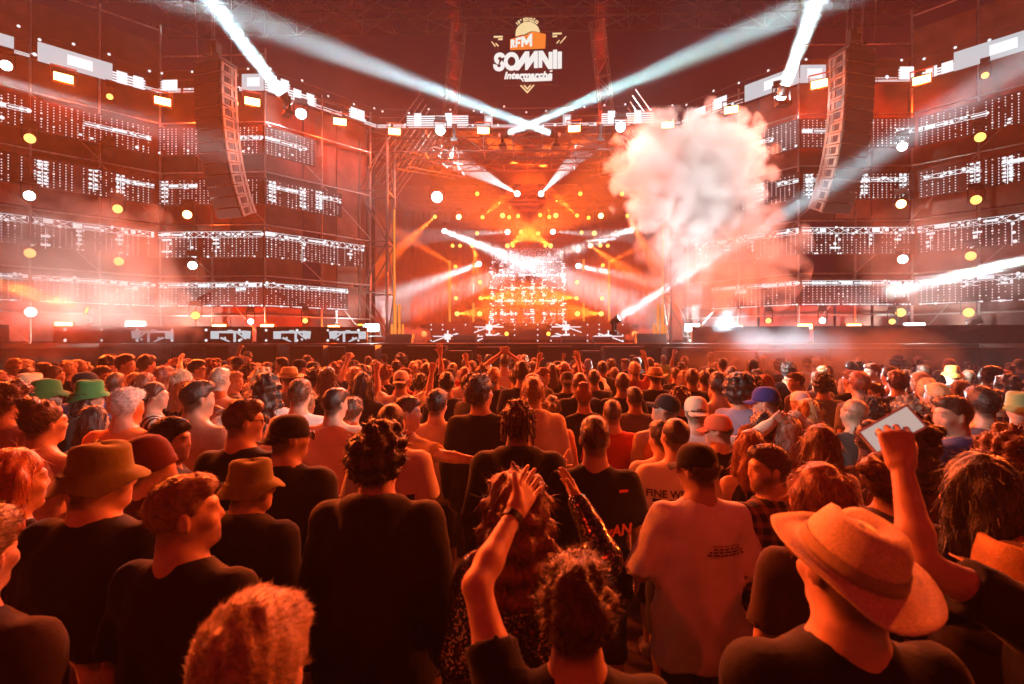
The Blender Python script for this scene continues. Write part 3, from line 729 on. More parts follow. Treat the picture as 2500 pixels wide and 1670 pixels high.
# white lamps with a glare
for i, (px, py, pw, nm) in enumerate(((735, 278, 1.0, 'white beam lamp under the top LED strip of the left wing'), (1075, 318, 1.6, 'white blinder under the LED strip left of the crossing beams'), (1515, 310, 1.2, 'white blinder under the LED strip right of the crossing beams'), (1905, 235, 1.0, 'white beam lamp under the top LED strip of the right wing'))):
    p = UW(px, py, .5); f = (Vector((0, 1, 2.6))-p).normalized()
    head(p, f, nm, E_WHITE2, .17, 'white lamps under the top strip'); point(p+f*.22, WHITE, GLW*pw, .08)
for i, (px, py, nm) in enumerate(((908, 800, 'white blinder low on the set beside the left stage tower'), (2233, 800, 'big white blinder low on the right wing'), (1690, 800, 'white floor lamp shining up into the smoke right of the stage'), (330, 795, 'white floor lamp lost in smoke low on the left wing'))):
    p = UW(px, py, .35); f = (Vector((p.x*.3, 0, 2.3))-p).normalized()
    strobe(p, f, nm, .5, .26, 'white low blinders', E_WHITE2, -1); point(p+f*.3, (1.0, .93, .82) if i == 3 else (.85, 1.0, .95), GLW2*(2.2 if i == 1 else 1.0 if i != 3 else 3.6), .12)

# lamps inside the stage: rows from the roof to the riser
inner = [('roof row', 473, [(1165, 'u'), (1263, 'W'), (1321, 'W'), (1417, 'u'), (1519, 'u')], 27.0),
         ('upper truss row', 528, [(1062, 'a'), (1120, 'B'), (1178, 'u'), (1227, 'h'), (1243, 'a'), (1265, 'u'), (1319, 'u'), (1341, 'a'), (1357, 'h'), (1409, 'u'), (1437, 'a'), (1467, 'B'), (1532, 'a')], 29.5),
         ('middle truss row', 567, [(1085, 'W'), (1165, 'a'), (1239, 'W'), (1272, 'a'), (1314, 'a'), (1350, 'W'), (1420, 'a'), (1451, 'h')], 30.5),
         ('LED wall top row', 600, [(1105, 'a'), (1123, 'a'), (1152, 'a'), (1239, 'h'), (1252, 'a'), (1331, 'a'), (1344, 'h'), (1442, 'h'), (1466, 'a'), (1484, 'a')], 31.0),
         ('upper side ladder row', 647, [(1112, 'a'), (1169, 'W'), (1412, 'W'), (1472, 'a')], 30.0),
         ('second side ladder row', 689, [(1172, 'a'), (1409, 'a')], 30.0),
         ('third side ladder row', 728, [(1113, 'a'), (1173, 'a'), (1408, 'a'), (1470, 'a')], 30.0),
         ('lowest side ladder row', 766, [(1116, 'h'), (1171, 'h'), (1410, 'h'), (1468, 'h')], 30.0),
         ('row on the riser front', 815, [(1035, 'h'), (1237, 'a'), (1339, 'a'), (1550, 'h')], 26.6)]
INNER = {}
for row, py, ls, Y in inner:
    for i, (px, k) in enumerate(ls):
        jy = ((px*37) % 13)-6 if row[0] in 'um' else 0
        p = UY(px, py+jy*.6, Y); f = (Vector((p.x*.2, 0, 2.5))-p).normalized()
        lm = {'u': E_AMBER, 'a': E_AMBER, 'h': E_YELL, 'B': E_ORANGE, 'W': E_WHITE}[k]
        head(p, f, f'{"white" if k == "W" else "amber"} beam lamp inside the stage, {ORD[i]} from left, {row}', lm, .15 if k in 'hBW' else .11, 'beam lamps inside the stage', -1 if py > 780 else 1)
        INNER[(row, px)] = p
big = UY(1067, 481, 24.0); head(big, (Vector((0, 0, 2))-big).normalized(), 'large white spotlight hanging inside the stage, upper left', E_WHITE, .26, 'beam lamps inside the stage')
# lamp ladders and bars that carry them
for i, px in enumerate((1113, 1171, 1410, 1470)):
    a = UY(px, 790, 30.3); b = UY(px, 630, 30.3)
    t = truss('lamp_ladder', (a.x, a.y, DECK+rh if abs(a.x) < 5.3 else DECK), (b.x, b.y, b.z), .3, f'dark upright lamp ladder beside the DJ table, {ORD[i]} from the left', 'truss', 'lamp ladders', .025, m=M_DARKSTEEL)
for i, (py, Y, w) in enumerate(((478, 27.3, 6.2), (520, 29.8, 6.4), (560, 30.8, 6.2), (593, 31.3, 6))):
    z = UY(1288, py, Y).z+.3
    truss('lamp_truss', (-w, Y, z), (w, Y, z), .35, f'thin lamp truss inside the stage, {ORD[i]} from the top', 'truss', 'lamp trusses inside the stage', .022, m=M_DARKSTEEL)

# ---- beams: every one starts at a lamp's lens
def beam(p, q, col, power, deg, size=.24):
    """parallel beam: a disc of light with a small spread, just in front of a lamp's lens"""
    a = bpy.data.lights.new('lamp_light', 'AREA'); a.shape = 'DISK'; a.size = size; a.spread = R(deg); a.color = col; a.energy = power
    o = link(bpy.data.objects.new('lamp_light', a)); p = Vector(p); f = (Vector(q)-p).normalized(); o.location = p+f*.03; o.rotation_euler = f.to_track_quat('-Z', 'Y').to_euler(); NL[0] += 1; return o
def cone(p, q, col, power, deg, blend=.3):
    p = Vector(p); return spot(p+(Vector(q)-p).normalized()*.05, q, col, power, deg, blend, .03, False)
for px, py, to, pw, dg, nm in ((690, 232, U(470, -60, 15.0), 4.5, 9.0, 'left'), (1918, 205, U(2010, -40, 14.2), 3.6, 10.0, 'right')):
    p = UW(px, py, .75); head(p, (to-p).normalized(), f'white beam lamp on the top LED strip of the {nm} wing, pointing up', E_WHITE2, .17, 'white lamps on the top strip'); beam(p, to, CYAN if nm == 'left' else (.75, .97, 1), BEAM*pw, dg, .34)

for px, to, nm, dg in ((1240, U(2150, -60, 17.5), 'left of the two white beam lamps whose beams cross under the sign', 6.0), (1345, U(560, 30, 19.0), 'right of the two white beam lamps whose beams cross under the sign', 6.0)):
    p = UY(px, 326, 19.3); f = (to-p).normalized(); head(p, f, nm, E_WHITE2, .16, 'crossing beam lamps'); beam(p, to, CYAN, BEAM*1.6, dg)
ip = lambda row, px: INNER[(row, px)]
cone(ip('roof row', 1263), U(1040, 350, 24), WHITE, CONE*1.3, 17); cone(ip('roof row', 1321), U(1420, 370, 24), WHITE, CONE, 16)
beam(ip('middle truss row', 1085), U(1330, 662, 25), WHITE, BEAM*.17, 8); p2 = UY(1600, 540, 24); head(p2, (U(1270, 655, 27)-p2).normalized(), 'white beam lamp at the right side of the stage pointing to the DJs', E_WHITE2, .15, 'beam lamps inside the stage'); beam(p2, U(1270, 655, 27), WHITE, BEAM*.2, 7.5)
cone(ip('middle truss row', 1239), U(1060, 576, 29), WHITE, CONE*.6, 12); cone(ip('middle truss row', 1350), U(1520, 575, 29), WHITE, CONE*.6, 12)
beam(ip('upper side ladder row', 1169), U(980, 715, 26), WHITE, BEAM*.12, 11); beam(ip('upper side ladder row', 1412), U(1640, 700, 26), WHITE, BEAM*.12, 11)
for (row, px), tx, ty, pw, dg in ((('roof row', 1165), 1168, 300, .22, 16), (('roof row', 1417), 1412, 300, .2, 16), (('upper truss row', 1178), 1290, 430, .22, 20), (('upper truss row', 1409), 1300, 430, .22, 20), (('upper truss row', 1243), 1262, 300, .25, 12), (('upper truss row', 1341), 1312, 300, .25, 12),
                                  (('LED wall top row', 1239), 1330, 545, .25, 24), (('LED wall top row', 1344), 1250, 545, .25, 24), (('upper side ladder row', 1112), 960, 560, .25, 12), (('upper side ladder row', 1472), 1620, 575, .25, 12), (('LED wall top row', 1152), 1215, 760, .3, 22), (('LED wall top row', 1442), 1580, 700, .3, 18),
                                  (('lowest side ladder row', 1116), 1200, 762, .2, 20), (('lowest side ladder row', 1468), 1400, 762, .2, 20), (('third side ladder row', 1173), 1260, 722, .2, 22), (('third side ladder row', 1408), 1330, 722, .2, 22), (('upper truss row', 1062), 940, 640, .3, 16), (('upper truss row', 1532), 1600, 650, .3, 16)):
    cone(ip(row, px), U(tx, ty, 27), (1.0, .13, .012), AMB*pw, dg*.8, .5)
p3 = U(1512, 776, 17.5); head(p3, (U(1960, 492, 15.2)-p3).normalized(), 'white floor lamp at the right stage edge throwing a beam through the smoke', E_WHITE2, .14, 'floor beam lamps', -1); beam(p3, U(1960, 492, 15.2), CYAN, BEAM*.8, 5.5)
MB_ = MB()
for px, py, tx, ty, col, pw, dg, nm in ((2545, 625, 2150, 720, WHITE, .025, 5, 'white beam lamp past the right end of the wing'), (2395, 778, 2560, 715, AMBER, .04, 8, 'amber floor lamp at the far right with a low beam'), (210, 757, 20, 700, AMBER, .02, 9, 'amber floor lamp at the far left with a low beam'), (-30, 185, 340, 300, WHITE, .05, 6, 'white beam lamp past the left end of the wing'), (880, 792, 872, 560, ORANGE, .06, 7, 'amber floor lamp left of the stage tower shining up')):
    p = UW(px, py, .5); q = U(tx, ty, p.y-1.2); head(p, (q-p).normalized(), nm, E_AMBER if col != WHITE else E_WHITE, .13, 'floor beam lamps', -1); beam(p, q, col, BEAM*pw, dg)
for px, sx in ((1465, 1), (1110, -1)):   # red uplights
    p = UY(px, 305, 19.9); head(p, (0, 0, 1), f'red uplight on the top strip {"right" if sx > 0 else "left"} of the sign', E_AMBER, .11, 'red uplights', -1); beam(p, p+Vector((0.02*sx, .02, 5)), RED, BEAM*(.9 if sx > 0 else .3), 7)
# white light on parts of the crowd: from the blinders beside the stage
p = UW(1075, 318, .5); f = (U(500, 960, 4.6)-p).normalized(); spot(p+f*.25, U(500, 960, 4.6), (.86, 1.0, .95), CROWDW*.14, 13, .5, .08, linear=False)
p = UW(1515, 310, .5); f = (U(2200, 985, 4.4)-p).normalized(); spot(p+f*.25, U(2200, 985, 4.4), (.80, .98, 1.0), CROWDW*.14, 13, .5, .08, linear=False)
p = U(1690, 818, 13.4); spot(p, U(1680, 440, 15.0), (.96, .97, 1.0), SMOKEW*.4, 44, .7, .15, linear=False)
for px, py, pw in ((1905, 235, 1.0), (1515, 310, 1.0)):
    p = UW(px, py, .5); q = U(1700, 440, 14.8); f = (q-p).normalized(); spot(p+f*.25, q, (1.0, .93, .86), SMOKEW*.35*pw, 60, .6, .12, linear=False)
p = UW(1690, 800, .35)+Vector((.1, -.4, .3)); spot(p, U(2020, 880, 9.0), (.50, .86, 1.0), CROWDW*.8, 17, .6, .1, linear=False)
# two white beam lamps on the side masts pick out patches of the crowd
for x, q, nm, pw in ((17.6, U(400, 950, 4.6), 'right', 1.0), (-17.6, U(2290, 985, 4.2), 'left', 1.0)):
    p = Vector((x, .6, 9.0)); f = (q-p).normalized(); head(p, f, f'white beam lamp on the {nm} audience mast', E_WHITE2, .15, 'white beam lamps on the masts'); spot(p+f*.06, q, (.86, 1.0, .96), CROWDW*.42*pw, 6.0, .5, .08, linear=False)
# lamps added on the same masts to brighten the smoke cloud from the front
for x, pw in ((-17.6, 1.0), (17.6, .8)):
    p = Vector((x, 1.3, 9.2)); q = U(1700, 450, 14.8); f = (q-p).normalized(); head(p, f, f'second white beam lamp on the {"left" if x < 0 else "right"} audience mast, aimed at the smoke', E_WHITE2, .15, 'white beam lamps on the masts'); spot(p+f*.06, q, (1.0, .95, .90), SMOKEW*10*pw, 13, .7, .08, linear=False)
# orange light inside the stage and from its lamps onto the crowd
for x, y, z, pw in ((-4, 26, 5.0, 1), (4, 26, 5.0, 1), (0, 29, 8.3, 1.2), (-6.5, 31, 4.0, .8), (6.5, 31, 4.0, .8), (0, 24, 9.6, .7)):
    point((x, y, z), (1.0, .062, .004), INW*pw, .25)
for x in (-3.2, 3.2): spot((x, 20.2, 9.4), (x*.5, 4, 1.2), ORANGE, TOPW*1.6, 50, .8, .2, linear=False)
# ================================================================== people: bodies grown from smooth distance fields
F32 = np.float32
class Field:
    """rectilinear grid on which shapes are blended; polygonised with surface nets"""
    def __init__(s, xs, ys, zs):
        s.ax = [np.asarray(a, F32) for a in (xs, ys, zs)]; s.F = np.full([len(a) for a in s.ax], .5, F32)
    def sub(s, lo, hi):
        sl = []
        for a, l, h in zip(s.ax, lo, hi):
            i = max(0, int(np.searchsorted(a, l))-1); j = min(len(a), int(np.searchsorted(a, h))+1)
            if j <= i: return None
            sl.append(slice(i, j))
        return tuple(sl)
    def pts(s, sl): return np.meshgrid(s.ax[0][sl[0]], s.ax[1][sl[1]], s.ax[2][sl[2]], indexing='ij')
    def blend(s, sl, d, k, op='u'):
        A = s.F[sl]
        if op == 'u':
            if k <= 0: s.F[sl] = np.minimum(A, d); return
            h = np.clip(.5+.5*(A-d)/k, 0, 1); s.F[sl] = A+(d-A)*h-k*h*(1-h)
        else:                       # subtract
            d = -d
            if k <= 0: s.F[sl] = np.maximum(A, d); return
            h = np.clip(.5-.5*(A-d)/k, 0, 1); s.F[sl] = A+(d-A)*h+k*h*(1-h)
    def cone(s, a, b, r1, r2, k=.02, op='u', flat=None):
        a = np.asarray(a, F32); b = np.asarray(b, F32); m = max(r1, r2)+k+.03
        sl = s.sub(np.minimum(a, b)-m, np.maximum(a, b)+m)
        if sl is None: return
        X, Y, Z = s.pts(sl); ba = b-a; L = float(ba@ba) or 1e-9
        px, py, pz = X-a[0], Y-a[1], Z-a[2]; t = np.clip((px*ba[0]+py*ba[1]+pz*ba[2])/L, 0, 1)
        d = np.sqrt((px-t*ba[0])**2+(py-t*ba[1])**2+(pz-t*ba[2])**2)-(r1+(r2-r1)*t); s.blend(sl, d, k, op)
    def ell(s, c, r, k=.02, op='u', Rm=None):
        c = np.asarray(c, F32); r = np.asarray(r, F32); m = float(r.max())+k+.03; sl = s.sub(c-m, c+m)
        if sl is None: return
        X, Y, Z = s.pts(sl); q = [X-c[0], Y-c[1], Z-c[2]]
        if Rm is not None: q = [Rm[0][i]*q[0]+Rm[1][i]*q[1]+Rm[2][i]*q[2] for i in range(3)]
        k0 = np.sqrt((q[0]/r[0])**2+(q[1]/r[1])**2+(q[2]/r[2])**2); k1 = np.sqrt((q[0]/r[0]**2)**2+(q[1]/r[1]**2)**2+(q[2]/r[2]**2)**2)+1e-6
        s.blend(sl, k0*(k0-1)/k1, k, op)
    def mesh(s, extra=None):
        F = s.F if extra is None else s.F+extra
        S = F < 0; nx, ny, nz = F.shape
        c = np.zeros((nx-1, ny-1, nz-1), np.int8)
        for i in (0, 1):
            for j in (0, 1):
                for k in (0, 1): c += S[i:nx-1+i, j:ny-1+j, k:nz-1+k]
        act = (c > 0) & (c < 8); I, J, K = np.nonzero(act); n = len(I)
        if n == 0: return np.zeros((0, 3), F32), np.zeros((0, 4), int)
        ids = np.full(act.shape, -1, np.int64); ids[I, J, K] = np.arange(n)
        acc = np.zeros((n, 3), F32); cnt = np.zeros(n, F32)
        for ax in range(3):
            o1, o2 = [a for a in range(3) if a != ax]
            for u in (0, 1):
                for v in (0, 1):
                    o = [0, 0, 0]; o[o1] = u; o[o2] = v; e = list(o); e[ax] = 1
                    f0 = F[I+o[0], J+o[1], K+o[2]]; f1 = F[I+e[0], J+e[1], K+e[2]]; m = (f0 < 0) != (f1 < 0)
                    t = np.where(m, f0/(f0-f1+1e-12), 0); idx = (I, J, K); P = np.empty((n, 3), F32)
                    for a in range(3):
                        A = s.ax[a]; base = A[idx[a]+o[a]]
                        P[:, a] = base+(t*(A[np.minimum(idx[a]+1, len(A)-1)]-A[idx[a]]) if a == ax else 0)
                    acc[m] += P[m]; cnt[m] += 1
        V = acc/np.maximum(cnt, 1)[:, None]; Q = []
        sh = act.shape
        for ax in range(3):
            o1, o2 = [(1, 2), (2, 0), (0, 1)][ax]
            a0 = [slice(1, -1)]*3; a0[ax] = slice(0, -1); a1 = list(a0); a1[ax] = slice(1, None)
            A = S[tuple(a0)]; B = S[tuple(a1)]
            for flip, M in ((0, A & ~B), (1, ~A & B)):
                g = np.stack(np.nonzero(M), 1)
                if len(g) == 0: continue
                g = g+np.array([0 if a == ax else 1 for a in range(3)])
                q = []
                for du, dv in ((-1, -1), (0, -1), (0, 0), (-1, 0)):
                    h = g.copy(); h[:, o1] += du; h[:, o2] += dv; q.append(ids[h[:, 0], h[:, 1], h[:, 2]])
                q = np.stack(q, 1); Q.append(q if not flip else q[:, ::-1])
        return V, np.concatenate(Q) if Q else np.zeros((0, 4), int)
def axis(lo, hi, res, fine=None, fres=None):
    if fine is None: return np.arange(lo, hi+res, res)
    a, b = fine; out = [np.arange(lo, a, res)] if a > lo else []
    out.append(np.arange(a, b, fres)); out.append(np.arange(b, hi+res, res)); return np.unique(np.concatenate(out).round(5))
def np_mesh(name, V, Q, mtl, tint=None, smooth=True, tris=None):
    m = bpy.data.meshes.new(name); V = np.asarray(V, np.float32); nq = len(Q); nt = 0 if tris is None else len(tris)
    m.vertices.add(len(V)); m.vertices.foreach_set('co', V.ravel())
    li = np.concatenate([np.asarray(Q).ravel()]+([np.asarray(tris).ravel()] if nt else [])).astype(np.int32)
    m.loops.add(len(li)); m.loops.foreach_set('vertex_index', li); m.polygons.add(nq+nt)
    m.polygons.foreach_set('loop_start', np.concatenate([np.arange(nq)*4, nq*4+np.arange(nt)*3]).astype(np.int32))
    m.update(calc_edges=True); m.validate()
    if smooth: m.shade_smooth()
    if tint is not None:
        a = m.color_attributes.new('tint', 'FLOAT_COLOR', 'POINT'); t4 = np.ones((len(V), 4), np.float32); t4[:, :3] = tint; a.data.foreach_set('color', t4.ravel())
    m.materials.append(mtl); return m

# ---- materials driven by each object's own colour
def obj_mat(name, rough, spec, sheen=0.0, bump=0.0, bscale=200.0, noise=0.0, nscale=30.0, tint=True, sss=0.0):
    m = bpy.data.materials.new(name); m.use_nodes = True; nt = m.node_tree; N = nt.nodes; L = nt.links; b = N['Principled BSDF']
    b.inputs['Roughness'].default_value = rough; b.inputs['Specular IOR Level'].default_value = spec
    if sheen: b.inputs['Sheen Weight'].default_value = sheen; b.inputs['Sheen Roughness'].default_value = .35
    oi = N.new('ShaderNodeObjectInfo'); out = oi.outputs['Color']
    tc = N.new('ShaderNodeTexCoord')
    def mul(a, bb):
        x = N.new('ShaderNodeMix'); x.data_type = 'RGBA'; x.blend_type = 'MULTIPLY'; x.inputs['Factor'].default_value = 1; L.new(a, x.inputs['A']); L.new(bb, x.inputs['B']); return x.outputs['Result']
    if tint:
        at = N.new('ShaderNodeAttribute'); at.attribute_name = 'tint'; out = mul(out, at.outputs['Color'])
    if noise:
        n = N.new('ShaderNodeTexNoise'); n.inputs['Scale'].default_value = nscale; n.inputs['Detail'].default_value = 4; L.new(tc.outputs['Object'], n.inputs['Vector'])
        mr = N.new('ShaderNodeMapRange'); mr.inputs['From Min'].default_value = .3; mr.inputs['From Max'].default_value = .7; mr.inputs['To Min'].default_value = 1-noise; mr.inputs['To Max'].default_value = 1+noise
        L.new(n.outputs['Fac'], mr.inputs['Value']); out = mul(out, mr.outputs['Result'])
    L.new(out, b.inputs['Base Color'])
    if bump:
        n2 = N.new('ShaderNodeTexNoise'); n2.inputs['Scale'].default_value = bscale; n2.inputs['Detail'].default_value = 3; L.new(tc.outputs['Object'], n2.inputs['Vector'])
        bp = N.new('ShaderNodeBump'); bp.inputs['Strength'].default_value = bump; bp.inputs['Distance'].default_value = .006; L.new(n2.outputs['Fac'], bp.inputs['Height']); L.new(bp.outputs['Normal'], b.inputs['Normal'])
    return m
M_SKIN = obj_mat('skin', .48, .4, .2, .12, 260, .10, 28)
M_CLOTH = obj_mat('cloth', .88, .2, .10, .25, 60, .10, 9)
M_HAIR = obj_mat('hair', .42, .5, .12, .5, 160, .35, 60, tint=False)
M_STRAW = obj_mat('straw weave', .75, .25, .1, .8, 420, .22, 190, tint=False)
M_SHOE = obj_mat('shoe', .5, .4, 0, .1, 60, tint=False)
def pattern_mat(name, kind):
    m = obj_mat(name, .85, .22, .06, .25, 60, .08, 9, tint=False); nt = m.node_tree; N = nt.nodes; L = nt.links; b = N['Principled BSDF']; tc = next(n for n in N if n.type == 'TEX_COORD')
    oi = next(n for n in N if n.type == 'OBJECT_INFO')
    mx = N.new('ShaderNodeMix'); mx.data_type = 'RGBA'; L.new(oi.outputs['Color'], mx.inputs['A'])
    sep = N.new('ShaderNodeSeparateXYZ'); L.new(tc.outputs['Object'], sep.inputs[0])
    def math_(op, a, bb=None):
        n = N.new('ShaderNodeMath'); n.operation = op
        for i, v in enumerate((a, bb)):
            if v is None: continue
            if isinstance(v, (int, float)): n.inputs[i].default_value = v
            else: L.new(v, n.inputs[i])
        return n.outputs[0]
    if kind == 'plaid':
        mx.inputs['B'].default_value = (.30, .14, .06, 1)
        sx = math_('GREATER_THAN', math_('SINE', math_('MULTIPLY', sep.outputs['X'], 105)), .25); sz = math_('GREATER_THAN', math_('SINE', math_('MULTIPLY', sep.outputs['Z'], 105)), .25)
        L.new(math_('MULTIPLY', math_('ADD', sx, sz), .42), mx.inputs['Factor'])
    elif kind == 'block':           # pale above, black below the chest, pale hem side
        mx.inputs['B'].default_value = (.012, .012, .013, 1)
        L.new(math_('MULTIPLY', math_('LESS_THAN', sep.outputs['Z'], 1.235), math_('LESS_THAN', math_('ABSOLUTE', sep.outputs['X']), .17)), mx.inputs['Factor'])
    elif kind == 'blotch':          # scattered black animal-like spots
        mx.inputs['B'].default_value = (.02, .018, .018, 1)
        v = N.new('ShaderNodeTexVoronoi'); v.inputs['Scale'].default_value = 14; L.new(tc.outputs['Object'], v.inputs['Vector']); L.new(math_('LESS_THAN', v.outputs['Distance'], .27), mx.inputs['Factor'])
    elif kind == 'camo':
        mx.inputs['B'].default_value = (.03, .035, .02, 1)
        n = N.new('ShaderNodeTexNoise'); n.inputs['Scale'].default_value = 11; n.inputs['Detail'].default_value = 2; L.new(tc.outputs['Object'], n.inputs['Vector']); L.new(math_('GREATER_THAN', n.outputs['Fac'], .5), mx.inputs['Factor'])
    elif kind == 'stripe':
        mx.inputs['B'].default_value = (.05, .03, .03, 1)
        n = N.new('ShaderNodeTexWave'); n.inputs['Scale'].default_value = 4; n.inputs['Distortion'].default_value = 9; n.inputs['Detail'].default_value = 2; L.new(tc.outputs['Object'], n.inputs['Vector']); L.new(math_('GREATER_THAN', n.outputs['Fac'], .55), mx.inputs['Factor'])
    elif kind == 'sequin':
        mx.inputs['B'].default_value = (.35, .28, .24, 1)
        v = N.new('ShaderNodeTexVoronoi'); v.inputs['Scale'].default_value = 85; L.new(tc.outputs['Object'], v.inputs['Vector'])
        L.new(math_('LESS_THAN', v.outputs['Distance'], .42), mx.inputs['Factor']); L.new(math_('MULTIPLY', math_('LESS_THAN', v.outputs['Distance'], .42), .85), b.inputs['Metallic']); b.inputs['Roughness'].default_value = .22
        bp = N.new('ShaderNodeBump'); bp.inputs['Strength'].default_value = 1; bp.inputs['Distance'].default_value = .006; L.new(v.outputs['Color'], bp.inputs['Height']); L.new(bp.outputs['Normal'], b.inputs['Normal'])
    for l in list(b.inputs['Base Color'].links): L.remove(l)
    L.new(mx.outputs['Result'], b.inputs['Base Color']); return m
PATS = {k: pattern_mat('printed cloth '+k, k) for k in ('plaid', 'block', 'blotch', 'camo', 'stripe', 'sequin')}

# ---- hands, made once per pose in their own frame: wrist at 0, fingers +z, palm faces +y, thumb +x
def make_hand(pose, res):
    f = Field(np.arange(-.075, .115, res), np.arange(-.06, .12, res), np.arange(-.06, .21, res))
    curl, spread, thumb = {'relax': ((28, 34, 26), 2, .35), 'open': ((4, 6, 5), 8, .05), 'flat': ((6, 8, 6), 1.5, .25), 'fist': ((78, 92, 60), 0, .9), 'grip': ((42, 58, 40), 2, .7), 'point': ((78, 92, 60), 0, .9)}[pose]
    f.cone((0, 0, -.06), (0, 0, .005), .029, .026, .015)
    for i, (x, ln) in enumerate(((-.034, .058), (-.0115, .074), (.0115, .080), (.034, .072))):
        kz = (.086, .093, .095, .090)[i]; a = np.array((x*.62, 0, .008)); kn = np.array((x, .0, kz)); f.cone(a, kn, .0165, .0118, .016)
        ang = 0.0; p = kn; r = .0098 if i else .0088; sp_ = R(spread)*(x/.0345)
        for j, (fr_, c) in enumerate(zip((.46, .30, .24), curl)):
            if pose == 'point' and i == 3: c = 5
            ang += R(c); d = np.array((math.sin(sp_)*math.cos(ang), math.sin(ang), math.cos(ang))); q = p+d*ln*fr_; r2 = r*.90; f.cone(p, q, r, r2, .004); p, r = q, r2
    f.cone((.012, .010, .02), (.034, .014, .045), .019, .015, .014)
    p = np.array((.034, .014, .045)); d0 = np.array((.78-.55*thumb, .12+.75*thumb, .55)); d0 /= np.linalg.norm(d0)
    for ln, r, r2, tw in ((.034, .0125, .0108, 0), (.028, .0108, .0085, .5)):
        d = d0+np.array((-.35*thumb, .25*thumb, .35))*tw; d /= np.linalg.norm(d); q = p+d*ln; f.cone(p, q, r, r2, .005); p = q
    return f.mesh()
HANDS = {}
def hand(pose, res):
    k = (pose, res)
    if k not in HANDS: HANDS[k] = make_hand(pose, res)
    return HANDS[k]

# ---- arm poses: elbow, wrist for the right side (x to the right, y to the front), 1.75 m figure
POSE = {'down': ((.245, -.03, 1.12), (.25, .05, .88), 'relax'), 'bent': ((.25, -.04, 1.13), (.10, .19, 1.15), 'relax'), 'cross': ((.25, .02, 1.14), (-.04, .20, 1.20), 'relax'),
        'up': ((.29, .08, 1.57), (.24, .13, 1.82), 'open'), 'straight': ((.24, .03, 1.67), (.22, .05, 1.93), 'open'), 'fistup': ((.28, .06, 1.60), (.22, .10, 1.85), 'fist'),
        'clap': ((.31, .05, 1.60), (.06, .07, 1.80), 'flat'), 'point': ((.24, .25, 1.46), (.22, .48, 1.58), 'point'), 'phone': ((.26, .16, 1.30), (.12, .30, 1.50), 'grip'), 'drink': ((.27, .08, 1.17), (.14, .22, 1.38), 'grip'),
        'out': ((.46, .04, 1.40), (.70, .10, 1.43), 'relax'), 'head': ((.36, .03, 1.56), (.15, .00, 1.73), 'relax'), 'cheer': ((.30, .10, 1.50), (.33, .16, 1.76), 'fist'), 'around': ((.46, -.02, 1.40), (.66, .10, 1.38), 'relax')}

def rotm(yaw, pitch, roll):
    return np.array(Matrix.Rotation(yaw, 3, 'Z') @ Matrix.Rotation(-pitch, 3, 'X') @ Matrix.Rotation(roll, 3, 'Y'), F32)
class Pose:
    pass
def skeleton(sp):
    """joint places of a figure of height 1.75 before scaling"""
    K = Pose(); f = sp.get('fem', 0); K.fem = f; K.bulk = sp.get('bulk', 1.0)
    lean = R(sp.get('lean', 0)); K.cx = math.tan(R(sp.get('side', 0))); K.cy = math.tan(lean)
    def T(p):
        z = max(0, p[2]-.95); return np.array((p[0]+K.cx*z, p[1]+K.cy*z, p[2]), F32)
    K.T = T; sw = .185*(.88 if f else 1)*(.6+.4*K.bulk)
    K.sh = {s: T((s*sw, -.005, 1.398)) for s in (-1, 1)}
    K.arms = {}
    for s, a in ((-1, sp.get('L', 'down')), (1, sp.get('R', 'down'))):
        e, w, hp = POSE[a] if isinstance(a, str) else a
        o = K.sh[s]-np.array((s*.185, -.005, 1.415), F32)
        K.arms[s] = (np.array((s*e[0], e[1], e[2]), F32)+o, np.array((s*w[0], w[1], w[2]), F32)+o, hp)
    K.nb = T((0, -.02, 1.45)); K.hR = rotm(R(sp.get('hy', 0)), R(sp.get('hp', 0)), R(sp.get('hr', 0)))
    piv = T((0, -.005, 1.53)); K.hc = piv+K.hR@np.array((0, .012, .105), F32); K.piv = piv
    st = sp.get('stance', .09); K.hip = {s: np.array((s*.088, 0, .92), F32) for s in (-1, 1)}; K.knee = {s: np.array((s*(st+.01), .03, .50), F32) for s in (-1, 1)}; K.ank = {s: np.array((s*(st+.015), -.02, .085), F32) for s in (-1, 1)}
    return K
TZ = np.array([.80, .86, .95, 1.05, 1.15, 1.25, 1.34, 1.40, 1.44, 1.48, 1.52])
TA = np.array([.140, .165, .170, .156, .150, .160, .174, .160, .118, .072, .054]); TB = np.array([.100, .112, .115, .102, .102, .110, .114, .102, .084, .064, .056])
TAF = np.array([.150, .178, .180, .146, .132, .140, .154, .143, .104, .062, .046]); TBF = np.array([.100, .115, .118, .098, .094, .108, .112, .096, .078, .058, .048])
